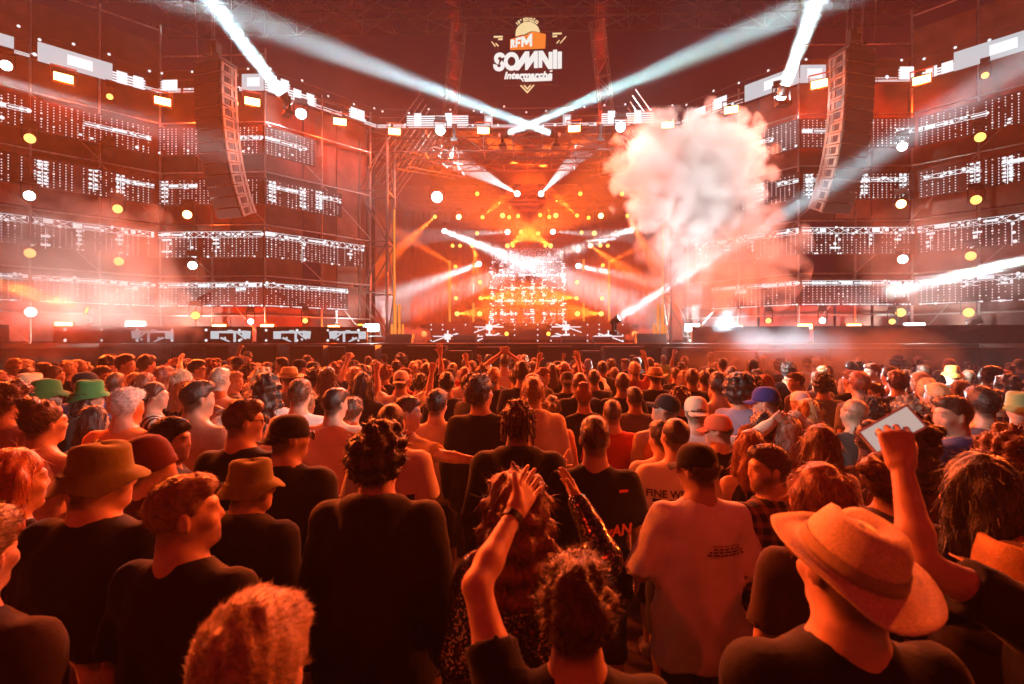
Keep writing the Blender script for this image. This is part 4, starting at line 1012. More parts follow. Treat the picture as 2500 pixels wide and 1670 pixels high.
def torso(f, K, grow=0.0, z0=.80, z1=1.53, drape=0.0, k=.03, boxy=2.5, wr=0.0, seed=0.0):
    sl = f.sub((-.34+min(0, K.cx*.6), -.26+min(0, K.cy*.6), z0-.02), (.34+max(0, K.cx*.6), .26+max(0, K.cy*.6), z1+.02))
    if sl is None: return
    X, Y, Z = f.pts(sl); z = f.ax[2][sl[2]]; zz = np.clip(z, .80, 1.52)
    A = np.interp(zz, TZ, TAF if K.fem else TA)*K.bulk**.9; B = np.interp(zz, TZ, TBF if K.fem else TB)*K.bulk
    if drape:
        t = np.clip((1.34-z)/.45, 0, 1); A = np.where(z < 1.34, np.maximum(A, (.170 if not K.fem else .152)*K.bulk)+drape*t, A); B = np.where(z < 1.34, np.maximum(B, .114*K.bulk)+drape*.85*t, B)
    g = grow*np.clip((1.52-z)/.10, .25, 1); A = (A+g).astype(F32); B = (B+g).astype(F32); dz = np.maximum(0, z-.95); cx = (K.cx*dz).astype(F32); cy = (K.cy*dz-.008).astype(F32)
    x = (X-cx)/A; y = (Y-cy)/B; d = ((np.abs(x)**boxy+np.abs(y)**boxy)**(1/boxy)-1)*np.minimum(A, B)
    if wr:
        u1 = math.sin(seed*3.1); u2 = math.cos(seed*2.3)
        w = 1.2*np.sin((X*(1+.3*u1)+Z*(.35*u2))*26+seed+1.6*np.sin(Z*5+seed))*np.clip((1.36-Z)*2.2, 0, 1.2)+.9*np.sin((Z*.9+X*.5*u1+Y*.3)*34+seed*2+2*np.sin(X*7+seed))*np.clip((1.12-Z)*3, 0, 1)+.5*np.sin((X*u2+Z)*19+Y*13+seed*4)
        d = d+wr*w
    d = np.maximum(d, np.maximum(z0-Z, Z-z1)); f.blend(sl, d.astype(F32), k)
def rings(K): return
def head_shape(f, K, beard=False):
    Rm = K.hR; c = K.hc
    def e(p, r, k=.02, op='u', M=None): f.ell(c+Rm@np.array(p, F32), r, k, op, Rm if M is None else Rm@M)
    def co(a, b, r1, r2, k=.01, op='u'): f.cone(c+Rm@np.array(a, F32), c+Rm@np.array(b, F32), r1, r2, k, op)
    s = .93 if K.fem else 1.0
    co((0, -.025, -.05), (0, -.035, -.13), .052*s, .054*s, .03)
    f.cone(c+Rm@np.array((0, -.03, -.09), F32), K.nb, .053*s, .060*s, .03)
    e((0, -.012, .025), (.074*s, .096*s, .090), .03); e((0, .022, -.042), (.058*s, .072, .074), .035); e((0, .067, -.096), (.026*s, .024, .022), .03)
    e((0, .078, .024), (.048, .020, .016), .02)
    for q in (-1, 1):
        e((q*.030, .100, .006), (.017, .014, .011), .010, 's'); e((q*.040, .066, -.028), (.022, .022, .022), .025)
        e((q*.031, .084, .006), (.0125, .0125, .0125), .004)
        e((q*.077*s, -.006, -.008), (.008, .022, .033), .010, 'u', np.array(Matrix.Rotation(q*R(-22), 3, 'Z'), F32))
    co((0, .088, .012), (0, .1035, -.024), .0075, .0105, .012); e((0, .093, -.031), (.0155, .010, .0075), .010)
    e((0, .0855, -.058), (.022, .010, .0065), .010); e((0, .0845, -.068), (.019, .010, .007), .008)
def grow_body(sp, K, res, hres):
    hz = K.hc[2]; pts = np.array([K.arms[s][i] for s in (-1, 1) for i in (0, 1)]+list(K.sh.values())+[K.hc])
    lo = np.minimum(pts.min(0)-.09, (-.24, -.24, 0)); hi = np.maximum(pts.max(0)+.09, (.24, .24, hz+.16))
    r = .155
    f = Field(axis(lo[0], hi[0], res, (K.hc[0]-r*.62, K.hc[0]+r*.62), hres), axis(lo[1], hi[1], res, (K.hc[1]-r*.8, K.hc[1]+r*.88), hres), axis(-.01, hi[2], res, (hz-.16, hz+.14), hres))
    torso(f, K, 0, .86)
    b = K.bulk**.5
    for s in (-1, 1):
        e, w, hp = K.arms[s]; S_ = K.sh[s]; am = (.86 if K.fem else 1.0)*b
        f.ell(S_+np.array((-s*.012, 0, -.012), F32), (.062*am, .060*am, .062*am), .05)
        f.cone(K.T((0, -.02, 1.475)), S_+np.array((-s*.05, -.01, .006), F32), .042, .040, .05)
        m = S_+(e-S_)*.45; f.cone(S_, m, .050*am, .047*am, .03); f.cone(m, e, .047*am, .038*am, .025)
        m = e+(w-e)*.3; f.cone(e, m, .040*am, .041*am, .02); f.cone(m, w, .041*am, .0265*am, .02)
        h, kn, an = K.hip[s], K.knee[s], K.ank[s]
        f.cone(h, kn, .085*b, .056, .04); f.cone(kn, kn+(an-kn)*.35, .054, .056, .03); f.cone(kn+(an-kn)*.35, an, .056, .038, .03)
        f.ell(an+np.array((s*.01, .055, -.045), F32), (.034, .105, .032), .03)
    head_shape(f, K)
    V, Q = f.mesh()
    # colours by place on the head
    q = (V-K.hc)@K.hR; tint = np.ones((len(V), 3), F32); hd = V[:, 2] > hz-.16
    def blot(c, r, col, a=1.0):
        d = np.sqrt((((np.abs(q[:, 0])-c[0])/r[0])**2)+((q[:, 1]-c[1])/r[1])**2+((q[:, 2]-c[2])/r[2])**2); w = (np.clip(1.35-d, 0, 1)*a*hd)[:, None]; tint[:] = tint*(1-w)+np.array(col, F32)*w
    blot((.031, .088, .024), (.022, .03, .006), (.12, .08, .06), .9); blot((.031, .092, .006), (.013, .02, .006), (.10, .08, .08), .9); blot((0, .095, -.064), (.022, .03, .009), (.85, .42, .40), .7)
    blot((.03, .09, -.025), (.02, .03, .02), (1.0, .78, .74), .5)
    st = sp.get('hair')
    if st and st != 'bald':      # hair roots darken the scalp down to the nape
        hl = np.interp(q[:, 1], [-.2, -.06, -.03, .0, .03, .07, .1], [-.105, -.10, -.065, -.03, .0, .05, .07]); w = (np.clip((q[:, 2]-hl)/.03, 0, 1)*hd*(.85 if abs(1) else 0))[:, None]; w[np.abs(q[:, 0]) > .077] *= .0
        rc_ = np.array(sp.get('hc', (.035, .02, .014)), F32)/np.array(sp.get('skin', (.5, .29, .19)), F32); tint[:] = tint*(1-w)+np.clip(rc_, 0, 1)*w
    if sp.get('beard'): blot((0, .05, -.085), (.062, .07, .036), (.16, .11, .09), .85); blot((.06, .03, -.05), (.02, .04, .04), (.2, .14, .11), .8)
    return V, Q, tint
def add_hands(V, Q, tint, K, res):
    Vs, Qs, Ts = [V], [Q], [tint]; n = len(V)
    for s in (-1, 1):
        e, w, hp = K.arms[s]; hv, hq = hand(hp, res); z = (w-e)/np.linalg.norm(w-e)
        pal = K.palm.get(s); y = np.array(pal, F32) if pal is not None else (np.array((-s*.9, .35, -.1), F32) if w[2] < 1.3 else np.array((-s*.25, 1.0, 0), F32))
        y = y-z*(y@z); y /= np.linalg.norm(y)+1e-9; x = np.cross(y, z)
        hv2 = hv.copy()
        # thumb side: +x of the hand frame; choose the mirror so that the thumb points forward / inward as on a real hand
        mir = (s == 1)
        if mir: hv2 = hv2*np.array((-1, 1, 1), F32); hq = hq[:, ::-1]
        sc_ = (.93 if K.fem else 1.0)
        Vs.append(w+(hv2*sc_)@np.stack([x, y, z])); Qs.append(hq+n); Ts.append(np.ones((len(hv2), 3), F32)); n += len(hv2)
    return np.concatenate(Vs), np.concatenate(Qs), np.concatenate(Ts)
def wrinkle(f, a, seed):
    X, Y, Z = np.meshgrid(*f.ax, indexing='ij')
    return (a*(np.sin((X+.4*Z)*41+seed+1.5*np.sin(Z*13+seed))+.8*np.sin((Z+.5*np.abs(X))*47+1.5*np.sin(Y*15+X*8+seed))+.5*np.sin((X-Z)*67+Y*33+seed*2))).astype(F32)
def grow_top(sp, K, res, kind):
    """shirts: kind tee, hoodie, sweater, tank, jacket"""
    long_ = kind in ('hoodie', 'sweater', 'jacket'); over = sp.get('over', .02); hem = sp.get('hem', .80 if kind != 'tank' else .86)
    ends = []
    for s in (-1, 1):
        e, w, hp = K.arms[s]; ends += [K.sh[s], e]+([w] if long_ else [])
    ends = np.array(ends); lo = np.minimum(ends.min(0)-.12, (-.30, -.26, hem-.02)); hi = np.maximum(ends.max(0)+.12, (.30, .26, 1.58))
    f = Field(axis(lo[0], hi[0], res), axis(lo[1], hi[1], res), axis(min(lo[2], hem-.04), hi[2], res))
    g = {'tee': .016, 'hoodie': .028, 'sweater': .022, 'tank': .010, 'jacket': .03}[kind]; sd = sp['seed']
    torso(f, K, g, hem, 1.492 if kind != 'tank' else 1.43, over, .02, 2.6, .0075 if sp.get('d', 9) < 3.2 and kind != 'hoodie' else .0048 if kind != 'hoodie' else .0052, sd)
    if kind != 'tank':
        for s in (-1, 1):
            e, w, hp = K.arms[s]; S_ = K.sh[s]; am = (.86 if K.fem else 1.0)*K.bulk**.5; u = (e-S_)/np.linalg.norm(e-S_)
            f.ell(S_+np.array((-s*.012, 0, -.008), F32), ((.066+g*.7)*am,)*3, .05)
            f.cone(K.T((0, -.02, 1.455)), S_+np.array((-s*.05, -.01, .006), F32), .046+g*.4, .044+g*.5, .05)
            if long_:
                f.cone(S_, e, (.056+g*.7)*am, (.050+g*.8)*am, .03); f.cone(e, w, (.050+g*.8)*am, (.036+g*.5)*am, .02)
                f.cone(w-(w-e)/np.linalg.norm(w-e)*.05, w-(w-e)/np.linalg.norm(w-e)*.012, (.038+g*.55)*am, (.034+g*.4)*am, .006)
            else:
                ln = sp.get('slv', .72)*np.linalg.norm(e-S_); f.cone(S_, S_+u*ln, (.056+g*.5)*am, (.060+g*.6+over*.35)*am, .03)
                c = S_+u*(ln+.10); f.ell(c, (.115, .115, .115), .004, 's') if ln > .1 else None
    if kind == 'hoodie':
        h = K.T((0, -.078, 1.468)); f.ell(h, (.132, .072, .062), .02); f.ell(K.T((0, -.115, 1.40)), (.105, .045, .085), .03)
        for s in (-1, 1): f.cone(K.T((s*.10, -.05, 1.475)), K.T((s*.045, .075, 1.42)), .040, .030, .03)
        f.ell(K.T((0, .012, 1.55)), (.076, .082, .085), .012, 's')
    elif kind == 'jacket':
        for s in (-1, 1): f.cone(K.T((s*.01, -.075, 1.48)), K.T((s*.075, .0, 1.475)), .026, .026, .02)
        f.ell(K.T((0, .015, 1.545)), (.074, .095, .085), .01, 's')
    elif kind == 'tank':
        for s in (-1, 1):
            f.cone(K.T((s*.095, -.10, 1.33)), K.T((s*.085, -.015, 1.472)), .028, .024, .02); f.cone(K.T((s*.085, -.015, 1.472)), K.T((s*.085, .09, 1.36)), .024, .026, .02)
        f.ell(K.T((0, 0, 1.47)), (.078, .2, .07), .02, 's')
    else:
        f.ell(K.T((0, .010, 1.536)), (.080, .096, .070), .010, 's', np.array(Matrix.Rotation(R(-12), 3, 'X'), F32))
    return f, f.mesh(wrinkle(f, .0026 if res < .026 else .0016, sd))
def grow_legs(sp, K, res, short):
    end = .40 if short else .10
    f = Field(axis(-.30, .30, res), axis(-.22, .22, res), axis(end-.05, sp.get('waist', .985)+.02, res)); b = K.bulk**.5; g = sp.get('loose', .02)
    torso(f, K, .016, .80, sp.get('waist', .985), 0, .03, 2.4, .002, sp['seed'])
    for s in (-1, 1):
        h, kn, an = K.hip[s], K.knee[s], K.ank[s]
        f.cone(h, kn, .090*b+g*.4, .062+g, .04)
        if not short: f.cone(kn, an, .062+g, .052+g*.9, .02)
        else: f.cone(kn, kn+(an-kn)*.12, .062+g, .066+g*1.2, .02)
    X, Y, Z = np.meshgrid(*f.ax, indexing='ij'); f.F = np.maximum(f.F, (end-Z)).astype(F32)
    return f.mesh(wrinkle(f, .003, sp['seed']+3))
# ---- hair in the head's own frame
def grow_hair(style, res, seed, fem=0):
    rng = np.random.default_rng(int(seed*10)+3)
    lo, hi = (-.15, -.19, -.16), (.15, .15, .20)
    if style in ('long', 'longcurl', 'pony'): lo = (-.19, -.24, -.52 if style != 'pony' else -.36)
    if style == 'longcurl': hi = (.19, .17, .2)
    if style == 'afro': lo, hi = (-.2, -.23, -.16), (.2, .2, .24)
    f = Field(axis(lo[0], hi[0], res), axis(lo[1], hi[1], res), axis(lo[2], hi[2], res)); s = .93 if fem else 1
    t = {'buzz': .004, 'fade': .006, 'short': .013, 'messy': .022, 'curly': .034, 'afro': .065, 'long': .020, 'longcurl': .040, 'bun': .014, 'pony': .014, 'twists': .018}[style]
    f.ell((0, -.014, .030), (.074*s+t, .096*s+t, .088+t), .0)
    if style in ('fade', 'short', 'messy', 'curly'): f.ell((0, .012, .085), (.062, .080, .036+t*1.1), .03); f.ell((.012, .06, .082), (.05, .04, .03+t*.6), .03)
    X, Y, Z = np.meshgrid(*f.ax, indexing='ij')
    hl = np.interp(Y, [-.2, -.10, -.06, -.03, .005, .03, .06, .09, .2], [-.082, -.080, -.072, -.038, .000 if style != 'afro' else -.01, .008, .042, .062, .075] if style in ('buzz', 'fade', 'short', 'messy', 'twists') else [-.10, -.098, -.09, -.06, -.02, .005, .045, .064, .08]).astype(F32)
    cut = (hl-Z)*.75; k = .014; h = np.clip(.5-.5*(f.F-cut)/k, 0, 1); f.F = (f.F+(cut-f.F)*h+k*h*(1-h)).astype(F32)
    if style in ('long', 'longcurl'):
        w = .022 if style == 'longcurl' else 0
        f.ell((0, -.075, -.10), (.088+w, .052+w, .16), .03); f.ell((0, -.095, -.25), (.098+w, .042+w, .19), .05)
        for q in (-1, 1): f.cone((q*.078, -.01, .02), (q*.095, -.03, -.16), .030+w*.5, .034+w, .03); f.cone((q*.095, -.03, -.16), (q*.085, .03 if q > 0 else -.05, -.33), .034+w, .02, .03)
    if style == 'bun': f.ell((0, -.075, .115), (.048, .048, .044), .015); [f.ell((.03*math.cos(a), -.075+.03*math.sin(a), .13), (.03, .03, .025), .008) for a in (0, 2, 4)]
    if style == 'pony': f.cone((0, -.11, .06), (0, -.15, .03), .028, .032, .02); f.cone((0, -.15, .03), (0, -.15, -.26), .034, .016, .02)
    # carve away the face
    f.ell((0, .115, -.03), (.068 if style not in ('afro',) else .07, .075, .085), .015, 's')
    a, fq = {'buzz': (.001, 60), 'fade': (.0025, 90), 'short': (.0035, 85), 'messy': (.007, 70), 'curly': (.012, 85), 'afro': (.012, 75), 'long': (.004, 75), 'longcurl': (.014, 62), 'bun': (.003, 90), 'pony': (.003, 90), 'twists': (.010, 95)}[style]
    p = rng.uniform(0, 6, 8)
    if style in ('long', 'pony', 'bun', 'short', 'fade'):
        n = np.sin(X*fq*1.3+p[0]+1.5*np.sin(Z*11+p[1]))*.7+.6*np.sin((X*.8+Y)*fq*1.7+p[2]+np.sin(Z*23+p[3]))+.4*np.sin((Y+Z*.4)*fq+p[4])
    else:
        n = np.sin(X*fq+p[0]+np.sin(Z*40+p[1]))*np.sin(Y*fq+p[2]+np.sin(X*37))*1.2+np.sin(Z*fq*1.1+p[3]+np.sin(Y*33))*.8+.5*np.sin(X*fq*2.1+p[4])*np.sin(Z*fq*1.9+p[5])*np.sin(Y*fq*2+p[6])
    return f.mesh((a*n).astype(F32))
def strands(V, Q, n, length, width, style, rng, lift=1.0):
    """thin tapering ribbons rooted on the hair surface"""
    P = V[Q]; nrm = np.cross(P[:, 2]-P[:, 0], P[:, 3]-P[:, 1]); ar = np.linalg.norm(nrm, axis=1); nrm = nrm/(ar[:, None]+1e-12)
    i = rng.choice(len(Q), n, p=ar/ar.sum()); w = rng.dirichlet((1, 1, 1, 1), n); root = (P[i]*w[:, :, None]).sum(1); N = nrm[i]
    if style in ('long', 'longcurl', 'pony'): flow = np.array((0, -.25, -1.0))
    elif style in ('bun',): flow = np.array((0, -.6, .6))
    else: flow = np.array((.15, .9, .1))
    tang = flow-N*(N@flow)[:, None]; d = (N*rng.uniform(.05, .5, (n, 1))*lift+tang*rng.uniform(.6, 1.2, (n, 1))+rng.normal(0, .22*max(.4, lift), (n, 3))) if style in ('short', 'fade', 'buzz', 'bun') else (N*rng.uniform(.2, .8, (n, 1))+tang*rng.uniform(.3, 1.0, (n, 1))+rng.normal(0, .4, (n, 3)))
    if style in ('long', 'longcurl', 'pony'): d = N*rng.uniform(.05, .35, (n, 1))+tang+rng.normal(0, .18, (n, 3))
    d /= np.linalg.norm(d, axis=1)[:, None]; ln = length*rng.uniform(.4, 1.2, (n, 1)); side = np.cross(d, rng.normal(0, 1, (n, 3))); side /= np.linalg.norm(side, axis=1)[:, None]
    c = rng.normal(0, .5, (n, 3)); p0 = root-d*.004; p1 = root+d*ln*.5+c*ln*.12; p2 = root+d*ln+c*ln*.38
    W = width*rng.uniform(.6, 1.3, (n, 1)); vv = np.stack([p0-side*W, p0+side*W, p1-side*W*.7, p1+side*W*.7, p2], 1).reshape(-1, 3); b = np.arange(n)[:, None]*5
    return vv.astype(F32), np.concatenate([b+0, b+1, b+3, b+2], 1), np.concatenate([b+2, b+3, b+4], 1)
# ---- hats in the head's frame
def lathe_grid(prof, n, fn=None):
    th = np.linspace(0, 2*np.pi, n, endpoint=False); V = []
    for j, (r, z) in enumerate(prof):
        x = r*np.sin(th); y = r*np.cos(th)*1.16; zz = np.full(n, z, float)
        if fn is not None: x, y, zz = fn(j, th, x, y, zz)
        V.append(np.stack([x, y, zz], 1))
    V = np.concatenate(V); m = len(prof); Q = [(j*n+i, j*n+(i+1) % n, (j+1)*n+(i+1) % n, (j+1)*n+i) for j in range(m-1) for i in range(n)]
    return V.astype(F32), np.array(Q)
def grow_hat(kind, seed, n=28):
    rng = np.random.default_rng(int(seed*7)+1); p = rng.uniform(0, 6, 4)
    if kind == 'bucket':
        prof = [(.001, .122), (.045, .122), (.070, .116), (.080, .104), (.084, .06), (.088, .030), (.093, .024), (.112, .004), (.131, -.026), (.133, -.030), (.129, -.031), (.110, -.002), (.090, .016), (.082, .03)]
        fn = lambda j, t, x, y, z: (x, y, z+(.010*np.sin(3*t+p[0])+.008*np.sin(5*t+p[1])+.018*np.cos(t))*(1 if j in (8, 9, 10) else .5 if j in (7, 11) else 0)+(.006*np.sin(2*t+p[2]) if j < 4 else 0))
        V, Q = lathe_grid(prof, n, fn); V[:, 2] += .006; return V, Q
    if kind in ('cap', 'capback'):
        prof = [(.001, .128), (.04, .124), (.068, .106), (.084, .078), (.090, .045), (.091, .018), (.088, .012), (.084, .02)]
        V, Q = lathe_grid(prof, n); b = len(V); sgn = 1 if kind == 'cap' else -1; vs = []; m = 10
        for sd in (0, 1):
            for i in range(m+1):
                u = -1+2*i/m
                for k2 in range(4):
                    v = k2/3; vs.append((u*.078*(1-.12*v*v), sgn*(.096*math.sqrt(max(0, 1-(u*.78)**2))+.072*v*(1-.35*u*u)), .020-.012*u*u-.022*v-sd*.005))
        q2 = []
        for sd in (0, 1):
            o = b+sd*(m+1)*4
            for i in range(m):
                for k2 in range(3):
                    a = o+i*4+k2; t = (a, a+4, a+5, a+1); q2.append(t if (sd == 0) == (sgn > 0) else t[::-1])
        # rim of the visor
        o2 = (m+1)*4
        for i in range(m): a = b+i*4+3; q2.append((a, a+4, a+4+o2, a+o2))
        return np.concatenate([V, np.array(vs, F32)]), np.concatenate([Q, np.array(q2)])
    if kind == 'beanie':
        prof = [(.001, .132), (.04, .128), (.07, .108), (.088, .075), (.095, .03), (.096, .0), (.098, -.004), (.099, -.03), (.095, -.034), (.09, -.03)]
        return lathe_grid(prof, n)
    if kind == 'trilby':
        prof = [(.001, .112), (.035, .114), (.065, .122), (.080, .116), (.090, .07), (.096, .03), (.098, .022), (.13, .022), (.148, .026), (.149, .022), (.13, .016), (.095, .015)]
        return lathe_grid(prof, n, lambda j, t, x, y, z: (x, y, z+(.018*np.cos(2*t+np.pi) if 7 <= j <= 10 else 0)-(.02*np.exp(-(x/.03)**2) if j < 3 else 0)))
    # straw: domed crown with a front pinch, broad curling brim
    prof = [(.001, .118), (.03, .122), (.055, .128), (.074, .120), (.086, .095), (.093, .06), (.098, .030), (.103, .020), (.120, .018), (.140, .020), (.158, .028), (.160, .026), (.158, .022), (.140, .013), (.120, .010), (.10, .012)]
    def fn(j, t, x, y, z):
        up = np.clip((j-7)/3.0, 0, 1) if j < 12 else np.clip((15-j)/3.0, 0, 1)
        z = z+up*(.013*np.cos(2*t+np.pi)+.006*np.sin(3*t+p[0])+.004*np.sin(5*t+p[1])); r = np.hypot(x, y)
        if j < 5: z = z-.030*np.exp(-((x/.028)**2))*np.clip((y+.05)/.08, 0, 1); x = x*(1-.18*np.clip(y/.08, 0, 1))
        return x, y, z
    return lathe_grid(prof, n, fn)
SHOE = [None]
def shoe_mesh():
    if SHOE[0] is None:
        f = Field(axis(-.07, .07, .012), axis(-.12, .22, .012), axis(-.01, .15, .012)); f.cone((0, -.03, .055), (0, .02, .10), .05, .045, .02); f.cone((0, -.04, .04), (0, .13, .035), .048, .045, .03); f.ell((0, .06, .012), (.052, .155, .02), .01)
        V, Q = f.mesh(); SHOE[0] = np_mesh('shoe', V, Q, M_SHOE)
    return SHOE[0]
TRI = [0]
def setcol(o, c): o.color = (*c, 1); return o
def make_person(sp, name='person'):
    """sp: dict describing one figure; returns the top-level body object at the ground"""
    d = sp.get('d', 6); res = sp.get('res') or min(.036, max(.0165, .0073*d+.0045)); hres = max(.0085, min(.017, .0032*d+.0045)); sp.setdefault('seed', random.Random(str(sp.get('label'))).random()*9)
    K = skeleton(sp); K.palm = sp.get('palm', {}); h = sp['h']; extra = {'bucket': .012, 'cap': .006, 'capback': .006, 'beanie': .01, 'straw': .012, 'trilby': .01}.get(sp.get('hat'), {'curly': .045, 'afro': .075, 'messy': .03, 'short': .022, 'fade': .02, 'bun': .035, 'longcurl': .035, 'long': .02, 'twists': .025}.get(sp.get('hair'), .008))
    sc_ = h/(1.75+extra*.7)
    V, Q, T = grow_body(sp, K, res*1.15, hres); V, Q, T = add_hands(V, Q, T, K, .0055 if d < 2.2 else .008)
    body = link(bpy.data.objects.new(name, np_mesh(name, V, Q, M_SKIN, T))); setcol(body, sp.get('skin', (.50, .29, .19))); TRI[0] += 2*len(Q)
    def part(nm, V, Q, mtl, col, tris=None, tint=None):
        TRI[0] += 2*len(Q)+(0 if tris is None else len(tris))
        o = link(bpy.data.objects.new(nm, np_mesh(nm, V, Q, mtl, tint if tint is not None else (np.ones((len(V), 3)) if mtl in (M_CLOTH, M_SKIN) else None), tris=tris)), body); setcol(o, col); return o
    K.topfield = None
    if sp.get('top', 'tee') != 'none':
        f, (v, q) = grow_top(sp, K, res, sp['top'] if sp.get('top') else 'tee'); K.topfield = f
        part({'tee': 't_shirt', 'hoodie': 'hoodie', 'sweater': 'sweater', 'tank': 'tank_top', 'jacket': 'jacket'}[sp.get('top', 'tee')], v, q, PATS.get(sp.get('pat'), M_CLOTH), sp.get('tc', (.03, .03, .03)))
    v, q = grow_legs(sp, K, max(res*1.2, .02), sp.get('short', 1)); part('shorts' if sp.get('short', 1) else 'trousers', v, q, M_CLOTH, sp.get('bc', (.05, .05, .06)))
    for s in (-1, 1):
        o = link(bpy.data.objects.new('shoe', shoe_mesh()), body); o.location = tuple(K.ank[s]+np.array((s*.008, .0, -.075))); setcol(o, sp.get('sc', (.5, .48, .45)))
    hM = lambda v: K.hc+v@K.hR.T
    st = sp.get('hair', 'short')
    if st and st != 'bald':
        hr = max(.0075, min(.014, .003*d+.003)); v, q = grow_hair(st, hr, sp['seed'], K.fem)
        tris = None
        if d < 7:
            n = int({'buzz': 500, 'fade': 1800, 'short': 2200, 'messy': 2600, 'curly': 3200, 'afro': 3600, 'long': 2600, 'longcurl': 3600, 'bun': 1500, 'pony': 1500, 'twists': 1800}[st]*.85*min(1.0, 1.7/d)*(1.3 if 1 < d < 1.4 else 3.0 if d < 1 else 1)); ln = {'buzz': .008, 'fade': .018, 'short': .026, 'messy': .026, 'curly': .032, 'afro': .03, 'long': .07, 'longcurl': .05, 'bun': .04, 'pony': .05, 'twists': .03}[st]
            v2, q2, t2 = strands(v, q, n, ln*(.9 if d < 1 else 1), .0011*max(1, d*.55)*(.6 if d < 1 else 1), st, np.random.default_rng(int(sp['seed']*100)), .03 if d < 1 else .6)
            nb = len(v); v = np.concatenate([v, v2]); q = np.concatenate([q, q2+nb]); tris = t2+nb
        if sp.get('hat'):
            keep = v[:, 2] < .03; ok = keep[q].all(1); q = q[ok]; tris = tris[keep[tris].all(1)] if tris is not None else None
        part('hair', hM(v), q, M_HAIR, sp.get('hc', (.035, .02, .014)), tris)
        if st == 'twists':
            rng = np.random.default_rng(5); g = MB()
            for _ in range(70):
                a = rng.uniform(0, 6.28); p = np.array((.082*math.sin(a), -.014+.10*math.cos(a)*1.0, rng.uniform(.0, .09)))
                if p[1] > .06 and p[2] < .05: continue
                e2 = p+np.array((p[0]*.18, p[1]*.18, -rng.uniform(.06, .12))); a3 = hM(p.astype(F32)); b3 = hM(e2.astype(F32)); g.bar(a3, b3, .010, 5, .006)
            part('hair_twists', np.array(g.v), np.array([f_ for f_ in g.f if len(f_) == 4]), M_HAIR, sp.get('hc', (.03, .018, .012)))
    if sp.get('hat'):
        v, q = grow_hat(sp['hat'], sp['seed'], 40 if d < 3 else 24); tl = sp.get('htilt')
        if tl: v = v@np.array(Euler([R(a) for a in tl]).to_matrix(), F32).T
        part({'bucket': 'bucket_hat', 'cap': 'cap', 'capback': 'cap', 'beanie': 'beanie', 'straw': 'straw_hat', 'trilby': 'straw_hat'}[sp['hat']], hM(v), q[:, ::-1], M_STRAW if sp['hat'] in ('straw', 'trilby') else M_CLOTH, sp.get('hatc', (.03, .03, .03)))
        if sp['hat'] == 'straw': 
            pr = [(.094, .058), (.1005, .030), (.1015, .031), (.096, .059)]; v, q = lathe_grid(pr, 28)
            if tl: v = v@np.array(Euler([R(a) for a in tl]).to_matrix(), F32).T
            part('hat_band', hM(v), q[:, ::-1], M_CLOTH, tuple(a*.45 for a in sp['hatc']))
    if sp.get('glasses'):
        g = MB()
        for s in (-1, 1):
            a = hM(np.array((s*.031, .112, .004), F32)); M = Matrix(K.hR.tolist()); g.lathe([(.001, 0), (.024, 0), (.026, .003), (.024, .006), (.001, .006)], 10, M @ Matrix.Rotation(R(-90), 3, 'X'), a)
            g.bar(hM(np.array((s*.055, .105, .010), F32)), hM(np.array((s*.080, -.01, .012), F32)), .003, 4)
        g.bar(hM(np.array((-.01, .114, .008), F32)), hM(np.array((.01, .114, .008), F32)), .003, 4)
        o = g.build('sunglasses', M_BLACK, body)
    body.scale = (sc_,)*3; body.location = sp['loc']; body.rotation_euler = (0, 0, R(sp.get('yaw', 0))); body['label'] = sp['label']; body['category'] = 'person'
    if sp.get('group'): body['group'] = sp['group']
    K.body = body; K.sc = sc_; K.hM = hM; sp['K'] = K
    return body
def dup_person(src, loc, h_ratio, yaw, cols, label, group):
    """copy of a figure with copies of its parts; every copy has its own colours"""
    c = src.copy(); COL.objects.link(c); c.location = loc; c.rotation_euler = (0, 0, R(yaw)); s = src.scale[0]*h_ratio; c.scale = (s, s, s); c['label'] = label; c['group'] = group; c.color = (*cols['skin'], 1)
    for ch in list(src.children):
        k = ch.copy(); COL.objects.link(k); k.parent = c; nm = ch.name.split('.')[0]
        if nm in ('t_shirt', 'hoodie', 'sweater', 'tank_top', 'jacket'): k.color = (*cols['tc'], 1)
        elif nm in ('shorts', 'trousers'): k.color = (*cols['bc'], 1)
        elif nm.startswith('hair'): k.color = (*cols['hc'], 1)
    return c
def place(px, ytop, d):
    p = U(px, 835, d); return (p.x, p.y, 0), CAMZ-(ytop-835)/FPX*d
def back_point(sp, x, z):
    """point on the back of a figure's shirt at local x, z"""
    f = sp['K'].topfield; i = int(np.argmin(abs(f.ax[0]-x))); k = int(np.argmin(abs(f.ax[2]-z))); col = f.F[i, :, k]; j = np.nonzero(col < 0)[0]
    if len(j) == 0: return -.14
    j = j[0]; a, b = col[j-1], col[j]; return float(f.ax[1][j-1]+(f.ax[1][j]-f.ax[1][j-1])*a/(a-b+1e-9))
def back_print(sp, txt, size, x, z, col, name='printed_lettering', roll=0.0, shear=0.0, bold=0.0):
    """lettering laid on the back of a shirt, following its curve"""
    m = text_mesh(txt, size, 0.0, shear, bold); n = len(m.vertices); co = np.empty(n*3, np.float32); m.vertices.foreach_get('co', co); co = co.reshape(-1, 3)
    c, s = math.cos(roll), math.sin(roll); out = np.empty_like(co)
    for i, (u, v, _) in enumerate(co):
        lx = x+u*c-v*s; lz = z+u*s+v*c; out[i] = (lx, back_point(sp, lx, lz)-.008, lz)
    m.vertices.foreach_set('co', out.ravel()); m.materials.clear(); m.materials.append(M_SHOE); m.update()
    o = link(bpy.data.objects.new(name, m), sp['K'].body); setcol(o, col); return o
